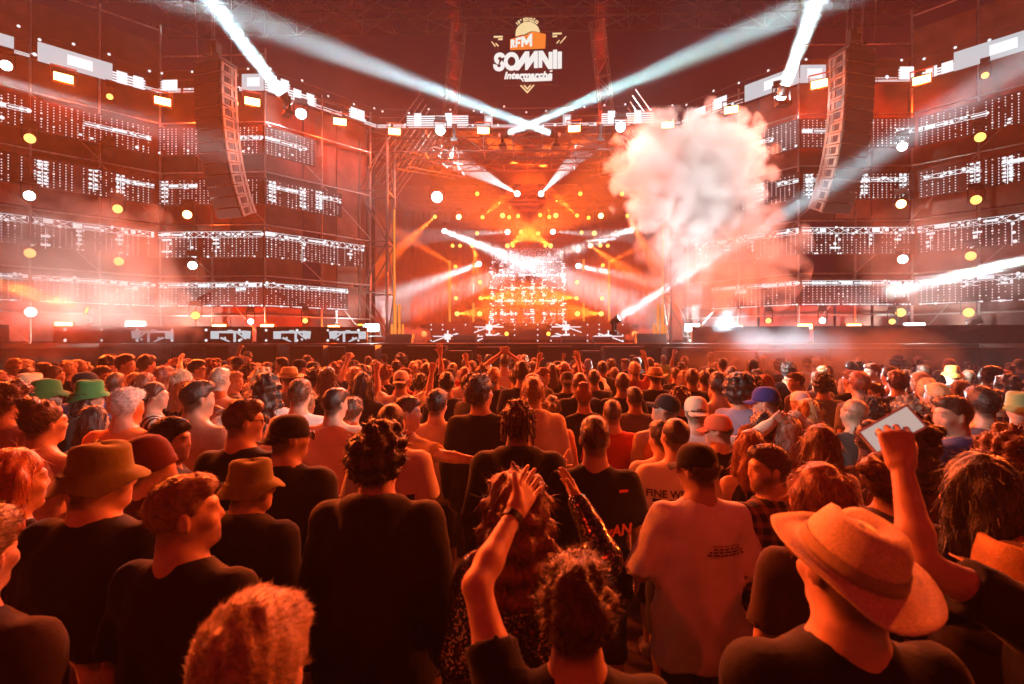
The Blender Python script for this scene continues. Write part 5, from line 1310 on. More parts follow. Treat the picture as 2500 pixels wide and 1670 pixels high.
# ================================================================== the people one can pick out
LT, MD, TN, DK = (.48, .285, .19), (.40, .23, .145), (.30, .165, .10), (.11, .055, .032)
BLK, NVY, WHT, CRM, GRY, TAN_, REDC, ORC, OLV = (.013, .012, .012), (.02, .025, .05), (.72, .70, .66), (.58, .48, .36), (.22, .22, .22), (.42, .30, .18), (.45, .05, .035), (.62, .20, .05), (.15, .135, .03)
DKH, BRN, BLD, AUB, GRH, BKH = (.022, .014, .010), (.07, .035, .018), (.42, .26, .12), (.20, .055, .022), (.45, .43, .40), (.010, .008, .007)
def P(px, yt, d, label, **k): k.update(px=px, yt=yt, d=d, label=label); return k
PEOPLE = [
 P(575, 1452, .80, 'person with short blond hair at the bottom edge, closest to the camera', hair='short', hc=(.27, .18, .10), skin=LT, top='tee', tc=BLK, hp=22),
 P(455, 1145, 1.62, 'man with short fair hair and shaved nape in black t-shirt, looking right', hair='fade', hc=(.20, .11, .05), skin=LT, top='tee', tc=BLK, hy=-48, hp=-6, yaw=-8),
 P(238, 1072, 1.88, 'person in olive bucket hat and black long sleeve at the lower left', hair='short', hc=BRN, hat='bucket', hatc=OLV, skin=LT, top='sweater', tc=BLK, hy=-52, over=.035, bulk=1.12, bc=CRM, hem=1.05, waist=1.10, short=0, loose=.05),
 P(607, 1113, 2.25, 'person in smaller olive bucket hat and dark sweatshirt, facing right', hair='short', hc=BRN, hat='bucket', hatc=(.17, .15, .035), skin=LT, top='hoodie', tc=BLK, hy=-62, yaw=-10),
 P(924, 1025, 2.05, 'tall man with dark curly hair in black hoodie, back to the camera', hair='curly', hc=(.035, .018, .010), skin=LT, top='hoodie', tc=BLK, hy=-14, over=.03, bulk=1.05),
 P(1408, 1345, 1.20, 'man with brown curly hair at the bottom centre raising his left arm', hair='messy', hc=(.06, .028, .012), skin=LT, top='tee', tc=BLK, hy=-4, L=((.27, .12, 1.66), (.165, .34, 1.80), 'open'), palm={-1: (.35, -.9, .1)}, slv=.5),
 P(1262, 1140, 1.78, 'woman with reddish hair in dark sequined jacket, right hand raised', fem=1, hair='longcurl', hc=(.14, .045, .02), skin=MD, top='jacket', tc=(.02, .016, .016), pat='sequin', hy=8, hem=.9, R=((.36, .06, 1.45), (.27, .20, 1.62), 'flat'), palm={1: (-1, -.2, 0)}),
 P(1265, 970, 2.95, 'man with twisted dark hair in wide black hoodie at the centre', hair='twists', hc=(.07, .03, .014), skin=TN, top='hoodie', tc=BLK, over=.045, bulk=1.08),
 P(1452, 1008, 2.78, 'man in black t-shirt with orange lettering low on the back', hair='fade', hc=BRN, skin=LT, top='tee', tc=BLK, over=.04, L=((.31, .03, 1.19), (.21, .17, 1.42), 'point'), palm={-1: (.6, .5, 0)}),
 P(1650, 1012, 3.05, 'man in pale shirt with a large text print on its back', hair='buzz', hc=DKH, skin=LT, top='tee', tc=CRM, over=.035, hy=15),
 P(1706, 1076, 2.40, 'man in black cap and long white t-shirt, small text on the back', hair='short', hc=BRN, hat='cap', hatc=BLK, skin=LT, top='tee', tc=WHT, over=.05, hem=.70, hy=38, slv=.95, L=((.29, .0, 1.12), (.18, .20, 1.10), 'relax'), R='bent'),
 P(2058, 1232, 1.12, 'man in wide tilted straw hat and black t-shirt at the lower right', hair='fade', hc=BRN, hat='straw', hatc=(.70, .55, .34), skin=LT, top='tee', tc=BLK, hy=8, hr=6, hp=-2, htilt=(15, 5, 0), bulk=1.05),
 P(2675, 1130, 1.32, 'person at the right edge holding up a white phone', hair='short', hc=BRN, skin=LT, top='tee', tc=BLK, L=((.42, .02, 1.53), (.39, .13, 1.76), 'grip'), palm={-1: (.35, 1, .0)}, slv=.6),
 P(2478, 1300, 1.46, 'person in small straw hat at the right edge', hair='short', hc=BRN, hat='trilby', hatc=(.62, .38, .15), skin=LT, top='tee', tc=(.03, .02, .02)),
 P(1880, 1075, 2.48, 'man in dark plaid shirt with stubble, looking left', hair='fade', hc=BRN, skin=LT, top='sweater', tc=(.02, .014, .012), pat='plaid', yaw=20, hy=72, beard=1, L='bent', R='bent'),
 P(2002, 1120, 1.78, 'woman with long auburn hair covering her back, behind the straw hat', fem=1, hair='long', hc=(.16, .04, .018), skin=LT, top='tee', tc=(.05, .03, .03), hy=10),
 P(2165, 1072, 2.12, 'woman with hair in a bun bowing her head to the right', fem=1, hair='bun', hc=(.12, .05, .025), skin=LT, top='tee', tc=(.04, .03, .03), yaw=-60, hp=-32, lean=6, R='bent', L='cross'),
 P(2238, 1015, 2.65, 'woman with long dark curly hair looking right', fem=1, hair='longcurl', hc=DKH, skin=MD, top='tank', tc=(.1, .05, .05), yaw=-50, hy=-25),
 P(2462, 1040, 2.05, 'person with wavy brown hair at the right edge, behind the raised phone', hair='curly', hc=(.10, .05, .028), skin=LT, top='tee', tc=(.06, .04, .04), hy=-20),
 P(2392, 1095, 1.62, 'person with very long black hair under the raised phone arm', fem=1, hair='long', hc=BKH, skin=LT, top='tee', tc=BLK),
 P(2003, 1029, 2.95, 'woman with long brown hair over a cream top', fem=1, hair='long', hc=(.10, .04, .022), skin=LT, top='sweater', tc=CRM, hy=-6),
 P(1832, 1042, 3.15, 'woman with straight red hair behind the plaid shirt', fem=1, hair='long', hc=AUB, skin=LT, top='tank', tc=BLK, hy=-10),
 P(2087, 968, 4.0, 'man with shaved head in loose dark t-shirt on the right', hair='buzz', hc=(.2, .15, .1), skin=LT, top='tee', tc=(.06, .06, .055), over=.05, hy=20),
 P(2222, 966, 3.7, 'person with pale-lit curly hair on the right', hair='curly', hc=(.20, .15, .10), skin=LT, top='tee', tc=GRY, hy=25),
 P(2328, 958, 3.25, 'man with blue hood round his neck, profile turned left', hair='fade', hc=BRN, skin=LT, top='hoodie', tc=(.04, .09, .28), yaw=35, hy=55),
 P(2398, 938, 3.65, 'man in grey-blue t-shirt with dark hair on the far right', hair='short', hc=DKH, skin=LT, top='tee', tc=(.14, .14, .18), over=.04, hy=8),
 P(1873, 940, 4.1, 'man in blue baseball cap looking left', hair='buzz', hc=DKH, hat='cap', hatc=(.02, .03, .16), skin=LT, top='tee', tc=(.16, .10, .07), yaw=15, hy=45),
 P(1813, 904, 4.6, 'bearded man with bushy dark hair in denim shirt', hair='afro', hc=DKH, skin=TN, top='sweater', tc=(.14, .18, .28), yaw=-50, hy=-30, beard=1, L='bent', R='bent'),
 P(1700, 964, 3.9, 'person in pale cap worn backwards, white top, arm stretched right', hair='buzz', hc=BRN, hat='capback', hatc=(.55, .42, .30), skin=LT, top='tee', tc=WHT, R='around', hy=-5),
 P(1755, 904, 5.0, 'shirtless man with short dark hair right of the centre', hair='short', hc=DKH, skin=MD, top='none'),
 P(1618, 957, 4.05, 'man in black cap and orange tank top tilting his head', hair='buzz', hc=DKH, hat='cap', hatc=BLK, skin=MD, top='tank', tc=ORC, hy=60, hp=-20),
 P(1495, 971, 4.3, 'man with cropped hair in plain red t-shirt', hair='fade', hc=BRN, skin=LT, top='tee', tc=REDC, hy=-5),
 P(1302, 916, 4.25, 'man with fair hair in beige hoodie behind the twisted hair', hair='short', hc=(.22, .12, .05), skin=LT, top='hoodie', tc=CRM),
 P(1347, 962, 4.5, 'woman with hair tied back in pale tank top and dark strap', fem=1, hair='pony', hc=BRN, skin=LT, top='tank', tc=CRM),
 P(1175, 910, 4.0, 'tall man in loose black sweater left of the centre', hair='messy', hc=(.05, .025, .015), skin=LT, top='sweater', tc=BLK, over=.04, hy=-35, hp=-14),
 P(1275, 878, 6.1, 'man with brushed-up brown hair high over the crowd centre', hair='messy', hc=BRN, skin=LT, top='tee', tc=NVY),
 P(955, 977, 3.12, 'man with cropped hair in pale t-shirt with black block on the back', hair='buzz', hc=DKH, skin=LT, top='tee', tc=(.62, .52, .42), pat='block', over=.05, hy=-8),
 P(992, 960, 3.75, 'man in profile facing right with his arm on a friend', hair='fade', hc=BRN, skin=LT, top='tee', tc=TAN_, yaw=-40, hy=-45, R='around'),
 P(1066, 946, 4.3, 'man with dark hair being hugged round the shoulder, cream shirt', hair='short', hc=BKH, skin=LT, top='tee', tc=CRM, hy=-15),
 P(979, 902, 6.0, 'person in white cap with both fists raised', hair='buzz', hc=DKH, hat='capback', hatc=WHT, skin=LT, top='tee', tc=WHT, L='cheer', R='cheer'),
 P(480, 922, 3.62, 'broad shirtless man with cropped hair on the left', hair='fade', hc=(.04, .02, .012), skin=MD, top='none', bulk=1.14, hy=-30, yaw=-6),
 P(592, 966, 2.95, 'man in black t-shirt with dark sunglasses, turned right', hair='fade', hc=BRN, skin=LT, top='tee', tc=BLK, hy=-50, glasses=1, over=.035, bulk=1.05),
 P(731, 921, 4.3, 'man in white t-shirt with dark picture print on the back', hair='short', hc=BRN, skin=LT, top='tee', tc=WHT, over=.035),
 P(816, 941, 4.0, 'man in washed orange t-shirt with short dark hair', hair='fade', hc=DKH, skin=LT, top='tee', tc=(.72, .50, .36), hy=-25),  # a white t-shirt; the orange light on it is put into its colour
 P(702, 1006, 2.72, 'man in black cap worn backwards and black jacket, glasses', hair='buzz', hc=DKH, hat='capback', hatc=BLK, skin=LT, top='jacket', tc=BLK, hy=-48, glasses=1),
 P(307, 942, 3.6, 'wide man in orange t-shirt with black cross-body strap', hair='short', hc=GRH, skin=LT, top='tee', tc=(.70, .22, .06), over=.03, bulk=1.22, hy=-20),
 P(105, 965, 2.95, 'woman with brown hair and white scarf over bare shoulders', fem=1, hair='bun', hc=BRN, skin=LT, top='none', L='bent', R='bent', hy=-25),
 P(110, 921, 4.25, 'person in dark green bucket hat left of the pair of green hats', hair='short', hc=BRN, hat='bucket', hatc=(.03, .12, .03), skin=LT, top='tee', tc=BLK, hy=-50),
 P(216, 924, 4.4, 'person in bright green bucket hat right of the pair of green hats', hair='long', fem=1, hc=BKH, hat='bucket', hatc=(.03, .20, .06), skin=LT, top='tee', tc=BLK, hy=-55),
 P(70, 908, 4.95, 'person in tan bucket hat near the left edge', hair='short', hc=BRN, hat='bucket', hatc=(.62, .40, .22), skin=LT, top='tee', tc=(.15, .06, .05), hy=-20),
 P(653, 911, 4.9, 'person with dark ringlets in white shirt with black animal spots', hair='longcurl', hc=DKH, skin=LT, top='tee', tc=WHT, pat='blotch', over=.04),
 P(535, 893, 5.1, 'man in white shirt caught in the white light on the left', hair='fade', hc=(.3, .24, .18), skin=LT, top='tee', tc=WHT, over=.03),
 P(444, 898, 5.3, 'woman with long pale-lit hair on the left', fem=1, hair='long', hc=(.35, .27, .18), skin=LT, top='tee', tc=BLK),
 P(707, 892, 6.0, 'person in frayed straw hat on the left', hair='short', hc=BRN, hat='straw', hatc=(.62, .52, .25), skin=LT, top='tee', tc=GRY, hy=40),
 P(378, 929, 4.65, 'woman in patterned shirt turned right on the left', fem=1, hair='pony', hc=BRN, skin=LT, top='tee', tc=(.6, .5, .4), pat='stripe', yaw=-50, hy=-25, R='drink'),
 P(354, 906, 5.25, 'woman with reddish-brown hair behind the patterned shirt', fem=1, hair='long', hc=AUB, skin=LT, top='tank', tc=BLK),
 P(306, 862, 7.0, 'tall man in tan t-shirt looking right at the far left back', hair='short', hc=BRN, skin=LT, top='tee', tc=TAN_, yaw=-50, hy=-30),
 P(264, 863, 7.6, 'man with dark bowl haircut at the far left back', hair='messy', hc=DKH, skin=LT, top='tee', tc=BLK, hy=-35),
 P(357, 864, 7.3, 'person with crossed raised arms at the left back', hair='short', hc=DKH, skin=LT, top='tee', tc=(.3, .12, .08), yaw=-30, R=((.32, .25, 1.56), (.12, .36, 1.72), 'fist'), L=((.28, .2, 1.5), (.05, .3, 1.66), 'relax')),
 P(480, 875, 7.4, 'man with glasses in dark shirt, profile turned right', hair='short', hc=BKH, skin=LT, top='tee', tc=NVY, yaw=-50, hy=-20, glasses=1),
 P(580, 869, 8.4, 'person in navy cap and grey t-shirt at the left back', hair='buzz', hc=DKH, hat='capback', hatc=NVY, skin=LT, top='tee', tc=(.34, .32, .30)),
 P(378, 1054, 2.32, 'person in dark red cap bending between the two olive hats', hair='buzz', hc=DKH, hat='beanie', hatc=(.10, .02, .015), skin=LT, top='tee', tc=(.06, .02, .02), yaw=-30, hy=-30, hp=-18),
 P(415, 1012, 2.85, 'person with dark hair seen sideways under a dark jacket', hair='short', hc=BKH, skin=LT, top='jacket', tc=BLK, yaw=-55, hy=-25),
 P(28, 1085, 1.95, 'woman with long ginger hair at the left edge', fem=1, hair='long', hc=(.32, .09, .03), skin=LT, top='tank', tc=BLK, hy=-30),
 P(-75, 1230, 1.35, 'person in dark top cut by the left edge', hair='short', hc=BRN, skin=LT, top='tee', tc=(.03, .02, .02), R='bent'),
 P(1618, 1022, 3.45, 'man half hidden to the left of the text-print shirt', hair='short', hc=DKH, skin=LT, top='tee', tc=CRM, hy=30),
 P(2326, 890, 7.6, 'person in orange bucket hat at the right back', hair='short', hc=BRN, hat='bucket', hatc=(.55, .20, .03), skin=LT, top='tee', tc=BLK),
 P(2418, 890, 5.8, 'man in orange t-shirt, face turned right, at the right back', hair='short', hc=BKH, skin=MD, top='tee', tc=(.75, .28, .04), yaw=-60, hy=-25),
 P(2492, 952, 3.9, 'person in green patterned bucket hat at the right edge', hair='short', hc=BRN, hat='bucket', hatc=(.18, .28, .12), skin=LT, top='tee', tc=WHT, yaw=120, L='head'),
 P(1972, 968, 4.15, 'woman with long fair hair right of the blue cap', fem=1, hair='long', hc=(.36, .20, .08), skin=LT, top='tank', tc=(.1, .06, .05)),
 P(1956, 952, 5.2, 'person in white cap behind the fair-haired woman', hair='short', hc=BRN, hat='capback', hatc=WHT, skin=LT, top='tee', tc=GRY, hy=30),
 P(1876, 1004, 3.55, 'person in camouflage shirt below the blue cap', hair='messy', hc=DKH, skin=LT, top='tee', tc=(.30, .24, .16), pat='camo', lean=14, hp=-25),
 P(1925, 1010, 3.5, 'woman in pale jacket with both hands on her head', fem=1, hair='long', hc=AUB, skin=LT, top='jacket', tc=CRM, L='head', R='head'),
 P(1757, 1007, 3.6, 'person in rust-coloured cap behind the black cap', hair='buzz', hc=DKH, hat='cap', hatc=(.45, .10, .04), skin=LT, top='tee', tc=BLK, hy=60),
 P(1232, 862, 9.2, 'man clapping with both arms high over his head', hair='fade', hc=DKH, skin=LT, top='tank', tc=CRM, L='clap', R='clap'),
 P(1040, 884, 8.2, 'person with one arm stretched straight up left of the centre', hair='short', hc=BRN, skin=LT, top='tee', tc=BLK, R='straight'),
 P(1105, 884, 8.6, 'person raising one fist left of the clapping man', hair='short', hc=BRN, skin=LT, top='tee', tc=REDC, R='fistup'),
 P(1348, 886, 8.3, 'person with an arm bent over their head right of the clapping man', hair='long', fem=1, hc=BRN, skin=LT, top='tee', tc=BLK, L='up'),
 P(1378, 882, 8.4, 'person with right arm raised and wrist bent near the centre', hair='messy', hc=AUB, skin=LT, top='tee', tc=(.4, .1, .05), R='up'),
 P(1450, 900, 7.2, 'man in navy t-shirt pointing forward with his right arm near the centre', hair='short', hc=DKH, skin=LT, top='tee', tc=NVY, R='point'),
 P(1600, 893, 6.6, 'person in pale straw hat right of the centre', hair='short', hc=BRN, hat='straw', hatc=(.62, .45, .25), skin=LT, top='tee', tc=BLK),
 P(895, 890, 7.8, 'person filming with a phone held up left of the centre', hair='short', hc=BRN, skin=LT, top='tee', tc=BLK, R='phone', L='phone'),
 P(1995, 905, 7.5, 'person pointing an arm into the blue smoke', hair='short', hc=BRN, skin=MD, top='tee', tc=GRY, L='point'),
 P(2135, 930, 5.6, 'person with face turned to the right beam, hand at the mouth', hair='fade', hc=BRN, skin=LT, top='tee', tc=(.4, .4, .42), yaw=60, hy=30, L='drink'),
 P(20, 925, 3.4, 'person with raised wrist at the left edge', hair='messy', hc=BRN, skin=LT, top='tee', tc=(.25, .1, .08), L='head', hy=-30),
 P(885, 905, 5.3, 'person with long black hair in dark hooded jacket left of the centre', hair='long', fem=1, hc=BKH, skin=LT, top='hoodie', tc=BLK),
 P(770, 893, 6.2, 'man with wavy dark hair in white t-shirt behind the picture print', hair='curly', hc=DKH, skin=LT, top='tee', tc=WHT),
]
OCC = []
for sp in PEOPLE:
    sp['loc'], h = place(sp['px'], sp['yt'], sp['d']); sp['h'] = min(1.97, max(1.50, h)); sp['loc'] = (sp['loc'][0], sp['loc'][1], -.02)
    make_person(sp); OCC.append((sp['loc'][0], sp['loc'][1]))
BY = {sp['label']: sp for sp in PEOPLE}
def who(t): return next(sp for l, sp in BY.items() if t in l)

# ---- what they wear and hold
def patch(sp, x0, x1, z0, z1, col, name, n=8, off=.006):
    V = []; Q = []
    for j in range(n+1):
        for i in range(n+1):
            x = x0+(x1-x0)*i/n; z = z0+(z1-z0)*j/n; V.append((x, back_point(sp, x, z)-off, z))
    for j in range(n):
        for i in range(n): a = j*(n+1)+i; Q.append((a, a+1, a+n+2, a+n+1))
    o = link(bpy.data.objects.new(name, np_mesh(name, V, np.array(Q), M_SHOE)), sp['K'].body); setcol(o, col)
def print_line(sp, x0, x1, z, h, col, seed):
    """one line of small print, too fine to read: a row of word-long dashes"""
    r = random.Random(seed); V = []; Q = []; x = x0
    while x < x1-.006:
        w = r.uniform(.012, .04)*(h/.012)**.5; e = min(x1, x+w); b = len(V)
        for k in range(3):
            xx = x+(e-x)*k/2
            for zz in (z, z+h): V.append((xx, back_point(sp, xx, zz)-.007, zz))
        Q += [(b, b+2, b+3, b+1), (b+2, b+4, b+5, b+3)]; x = e+.006
    o = link(bpy.data.objects.new('printed_line', np_mesh('printed_line', V, np.array(Q), M_SHOE)), sp['K'].body); setcol(o, col)
s = who('orange lettering'); back_print(s, 'yAN.', .078, .115, 1.155, (.85, .22, .03), 'printed_lettering', .0, .15, .003); patch(s, .115, .165, 1.375, 1.39, (.7, .05, .03), 'printed_mark', 2)
s = who('large text print'); back_print(s, 'FINE WIND, C', .060, -.02, 1.295, (.05, .02, .015), 'printed_lettering', 0, 0, .002)
patch(s, -.17, .15, 1.262, 1.284, (.03, .015, .012), 'printed_bar')
for i in range(13): print_line(s, -.15+.01*(i % 3), .14-.012*(i % 4), 1.236-i*.024, .011, (.10, .03, .02), 50+i)
s = who('long white t-shirt')
for i, (a, b) in enumerate(((.02, .17), (.02, .16), (.0, .175), (-.01, .18))): print_line(s, a, b, 1.30-i*.014, .008, (.16, .08, .07) if i else (.4, .3, .28), 80+i)
s = who('dark picture print'); patch(s, -.12, .12, 1.02, 1.27, (.03, .02, .02), 'picture_print'); print_line(s, -.10, .10, 1.285, .02, (.10, .05, .05), 90)
def strap(sp, pts, w, col, name='strap'):
    """band across the back given by local (x, z) points"""
    V = []; n = len(pts)
    for i, (x, z) in enumerate(pts):
        a = pts[max(0, i-1)]; b = pts[min(n-1, i+1)]; dx, dz = b[0]-a[0], b[1]-a[1]; l = math.hypot(dx, dz); nx, nz = -dz/l*w/2, dx/l*w/2
        for q in (-1, 1): V.append((x+q*nx, back_point(sp, x+q*nx, z+q*nz)-.010, z+q*nz))
    Q = [(2*i, 2*i+1, 2*i+3, 2*i+2) for i in range(n-1)]
    o = link(bpy.data.objects.new(name, np_mesh(name, V, np.array(Q), M_SHOE)), sp['K'].body); setcol(o, col); m = o.modifiers.new('t', 'SOLIDIFY'); m.thickness = .006
s = who('cross-body strap'); strap(s, [(-.10+.30*t, 1.43-.50*t) for t in np.linspace(0, 1, 9)], .045, BLK)
s = who('dark strap'); strap(s, [(-.04+.16*t, 1.30-.40*t) for t in np.linspace(0, 1, 7)], .022, BLK)
# white scarf over the shoulders
s = who('white scarf'); K = s['K']; f = Field(axis(-.24, .24, .016), axis(-.2, .2, .016), axis(1.2, 1.52, .016)); torso(f, K, .014, 1.24, 1.47, 0, .02, 2.3, .004, 2.0)
f.ell(K.T((0, 0, 1.47)), (.07, .12, .06), .02, 's'); v, q = f.mesh(); setcol(link(bpy.data.objects.new('scarf', np_mesh('scarf', v, q, M_CLOTH, np.ones((len(v), 3)))), K.body), (.78, .76, .72))
# watch on the raised wrist
s = who('bottom centre'); K = s['K']; e, w, _ = K.arms[-1]; u = (w-e)/np.linalg.norm(w-e); a = w-u*.03
g = MB(); M = Matrix.Identity(3); qm = Vector(u).to_track_quat('Z', 'Y').to_matrix(); g.lathe([(.030, -.011), (.033, -.011), (.033, .011), (.030, .011)], 16, qm, a); o = g.build('watch_strap', M_BLACK, K.body)
g = MB(); g.box(a+np.array(qm @ Vector((0, -.034, 0))), (.03, .012, .034), qm); g.build('watch_case', M_ALU, K.body)
s = who('white phone'); K = s['K']; e, w, _ = K.arms[-1]; u = (w-e)/np.linalg.norm(w-e); wp = K.body.matrix_basis @ Vector((w+u*.10+np.array((0.015, .036, 0))))
M_PHONE = mat('white phone glass', (.75, .66, .62), .18, 0, .5)
def phone(loc, rot, label, m, glow=None, sz=(.155, .0085, .078)):
    t = empty('phone', loc, label, 'phone', 'phones held up'); t.rotation_euler = rot
    b = MB(); b.box((0, 0, 0), (sz[0], sz[1], sz[2]-.012)); b.box((0, 0, 0), (sz[0]-.012, sz[1]*.98, sz[2])); b.build('case', m, t)
    MB().box((0, -sz[1]/2-.0012, 0), (sz[0]-.014, .0016, sz[2]-.014)).build('screen', glow or m, t)
    MB().lathe([(.001, 0), (.006, 0), (.006, .003), (.001, .003)], 8, Matrix.Rotation(R(-90), 3, 'X'), (sz[0]/2-.02, sz[1]/2, sz[2]/2-.018)).build('camera_lens', M_BLACK, t)
phone(wp, (R(-18), R(-34), R(-12)), 'white phone held up in a hand at the right edge', M_PHONE, emit('pale phone glow', (1.0, .70, .60), .55), (.16, .009, .082))  # pale glow added to brighten the near face of the phone
E_SCREEN = emit('phone screen', (1.0, .72, .5), .8)
def hold_phone(sp, side, label, glow):
    K = sp['K']; e, w, _ = K.arms[side]; u = (w-e)/np.linalg.norm(w-e); wp = K.body.matrix_basis @ Vector(w+u*.11+np.array((0, .03, 0))); phone(wp, (0, R(90), R(sp.get('yaw', 0))), label, M_BLACK, glow)
for o in COL.objects:
    if o.name.startswith('printed_le') or o.name.startswith('printed_line'): o['kind'] = 'stuff'
bpy.context.view_layer.update()
hold_phone(who('filming with a phone'), 1, 'phone with glowing screen held up left of the centre', E_SCREEN)

# ---- stage hands, DJs
def extra(px, yt, d, z, label, **k):
    p = U(px, 835, d); sp = dict(d=d*.5, label=label, loc=(p.x, p.y, z), h=1.76, res=.03, **k); make_person(sp); return sp
extra(1620, 0, 14.05, 0, 'guard in yellow vest facing the crowd beside the right subwoofers', hair='bald', skin=MD, top='tee', tc=(.62, .55, .08), yaw=180)
extra(1268, 0, 14.05, 0, 'bald guard in dark t-shirt facing the crowd at the centre', hair='bald', skin=LT, top='tee', tc=(.06, .05, .05), yaw=170)
extra(938, 0, 14.0, 0, 'photographer in dark clothes with a camera before the stage', hair='short', hc=DKH, skin=LT, top='tee', tc=BLK, hat='cap', yaw=60, L='phone', R='phone')
extra(78, 0, 11.3, 0, 'guard in pale t-shirt at the left end of the barrier', hair='buzz', skin=LT, top='tee', tc=CRM, yaw=170)
extra(440, 0, 13.6, 0, 'steward lost in the smoke before the left wing', hair='short', skin=LT, top='tee', tc=TAN_, yaw=190)
extra(1556, 0, 13.4, 0, 'steward in dark t-shirt bending beside the pit on the right', hair='short', hc=DKH, skin=DK, top='tee', tc=NVY, yaw=100, lean=10)
extra(1271, 0, 31.2, DECK+rh, 'DJ in grey top and white trousers, left of the two', hair='short', hc=DKH, skin=LT, top='tee', tc=(.5, .45, .4), yaw=180, short=0, bc=WHT, L='bent', R='bent')
extra(1313, 0, 31.2, DECK+rh, 'DJ in white top and white trousers, right of the two', hair='short', hc=DKH, skin=LT, top='tee', tc=WHT, yaw=180, short=0, bc=WHT, L='bent', R='drink')

# ================================================================== the rest of the crowd
rng = random.Random(2024)
ARCH = [
 ('short dark hair', dict(hair='short', top='tee', hy=-10)), ('short dark hair', dict(hair='fade', top='tee', hy=15)), ('messy brown hair', dict(hair='messy', top='tee', over=.035)), ('curly hair', dict(hair='curly', top='tee', hy=-25)),
 ('cropped hair', dict(hair='buzz', top='tee', bulk=1.1)), ('long hair', dict(hair='long', fem=1, top='tank')), ('long hair', dict(hair='long', fem=1, top='tee', hy=30)), ('curly long hair', dict(hair='longcurl', fem=1, top='tee')),
 ('tied-up hair', dict(hair='bun', fem=1, top='tee', hy=-35)), ('a ponytail', dict(hair='pony', fem=1, top='tank', hy=20)), ('short hair and face turned right', dict(hair='short', top='tee', yaw0=-45, hy=-45)), ('short hair and face turned left', dict(hair='fade', top='tee', yaw0=45, hy=45)),
 ('a backwards cap', dict(hair='buzz', hat='capback', hatc=(.05, .05, .06), top='tee')), ('a black cap', dict(hair='buzz', hat='cap', hatc=BLK, top='tee', hy=-30)), ('short hair and one arm up', dict(hair='short', top='tee', R='up')), ('messy hair and a raised fist', dict(hair='messy', top='tee', L='fistup')),
 ('short hair and bare back', dict(hair='short', top='none')), ('bushy hair', dict(hair='afro', top='tee')), ('a hooded sweater', dict(hair='short', top='hoodie')), ('a pale bucket hat', dict(hair='short', hat='bucket', hatc=(.5, .4, .28), top='tee', hy=20))]
PROTO = {}
def proto(i):
    if i not in PROTO:
        t, a = ARCH[i]; sp = dict(a); sp.update(d=4.6, h=1.75, loc=(0, -40, 0), label='crowd figure', seed=1.3*i+.7); PROTO[i] = make_person(sp)
    return PROTO[i]
TOPS = [('black', BLK, 50), ('white', WHT, 11), ('grey', (.11, .11, .11), 14), ('navy', NVY, 11), ('cream', CRM, 2), ('red', (.30, .035, .025), 4), ('tan', (.26, .18, .11), 2), ('green', (.04, .09, .045), 4), ('blue', (.05, .09, .24), 4), ('orange', (.45, .14, .03), 1)]
HAIRC = [DKH, BKH, BRN, BRN, (.10, .05, .025), BLD, AUB]
def ok(x, y, m):
    return all((x-a)**2+(y-b)**2 > m*m for a, b in OCC)
FILL = []
def try_fill(px, d, m, i=None, hh=None):
    p = U(px, 835, d)
    if not ok(p.x, p.y, m) or d > 12.75-(max(0, abs(p.x)-8.5)*.8): return False
    OCC.append((p.x, p.y)); w = rng.random()
    if i is None: i = rng.choices(range(len(ARCH)), [9, 9, 9, 6, 6, 5, 7, 3, 3, 2, 5, 5, 3, 3, 2.5, 2, 1, 1.5, 3, 1.2])[0]
    FILL.append(dict(px=px, d=d, x=p.x, y=p.y, i=i, h=hh or max(1.58, min(1.88, rng.gauss(1.70 if 'long' in ARCH[i][0] or 'tail' in ARCH[i][0] else 1.76, .055))), top=rng.choices(TOPS, [t[2] for t in TOPS])[0], hc=rng.choice(HAIRC), skin=rng.choice((LT, MD, MD, TN, TN)), bc=rng.choice((BLK, NVY, (.12, .12, .13), (.25, .2, .14), (.05, .07, .14)))))
    return True
# heads the photograph shows between the figures above: pixel, top, width
SEEN = [(35, 872, 30), (130, 885, 36), (165, 880, 32), (190, 875, 30), (205, 905, 46), (248, 890, 36), (280, 905, 40), (330, 905, 36), (400, 890, 40), (430, 905, 40), (512, 875, 28), (608, 885, 30), (640, 897, 42), (690, 870, 26), (730, 875, 30), (760, 880, 26), (790, 876, 26), (800, 892, 40), (840, 885, 30), (865, 893, 36), (915, 878, 24), (940, 890, 28), (1010, 880, 26), (1065, 890, 26), (1135, 893, 32), (1150, 883, 25), (1180, 888, 28), (1205, 895, 34), (1225, 890, 28), (1300, 880, 25), (1325, 895, 30), (1365, 888, 26), (1415, 905, 40), (1480, 886, 22), (1500, 895, 25), (1520, 905, 40), (1545, 890, 24), (1570, 900, 36), (1590, 925, 40), (1650, 895, 26), (1660, 940, 44), (1690, 897, 34), (1720, 902, 32), (1735, 895, 30), (1780, 899, 26), (1850, 898, 26), (1868, 911, 34), (1905, 898, 34), (1945, 905, 34), (2010, 912, 44), (2055, 915, 40), (2080, 900, 36), (2105, 912, 42), (2150, 905, 40), (2190, 900, 40), (2245, 905, 34), (2265, 920, 44), (2290, 930, 50), (2345, 925, 40), (2430, 945, 46), (2460, 915, 44), (2180, 945, 40), (2130, 965, 44), (1425, 930, 46), (1385, 905, 34), (1550, 940, 44), (1090, 905, 40), (870, 935, 44), (925, 915, 40), (610, 930, 40), (560, 935, 44), (745, 950, 44), (860, 965, 44), (1120, 940, 40), (1240, 930, 38), (1400, 955, 44), (140, 1005, 60), (230, 985, 52), (520, 985, 56), (765, 985, 50), (1110, 985, 48), (1575, 985, 46), (1720, 1030, 52), (2120, 1020, 56), (2190, 1055, 60), (2290, 1035, 60), (2050, 1060, 60)]
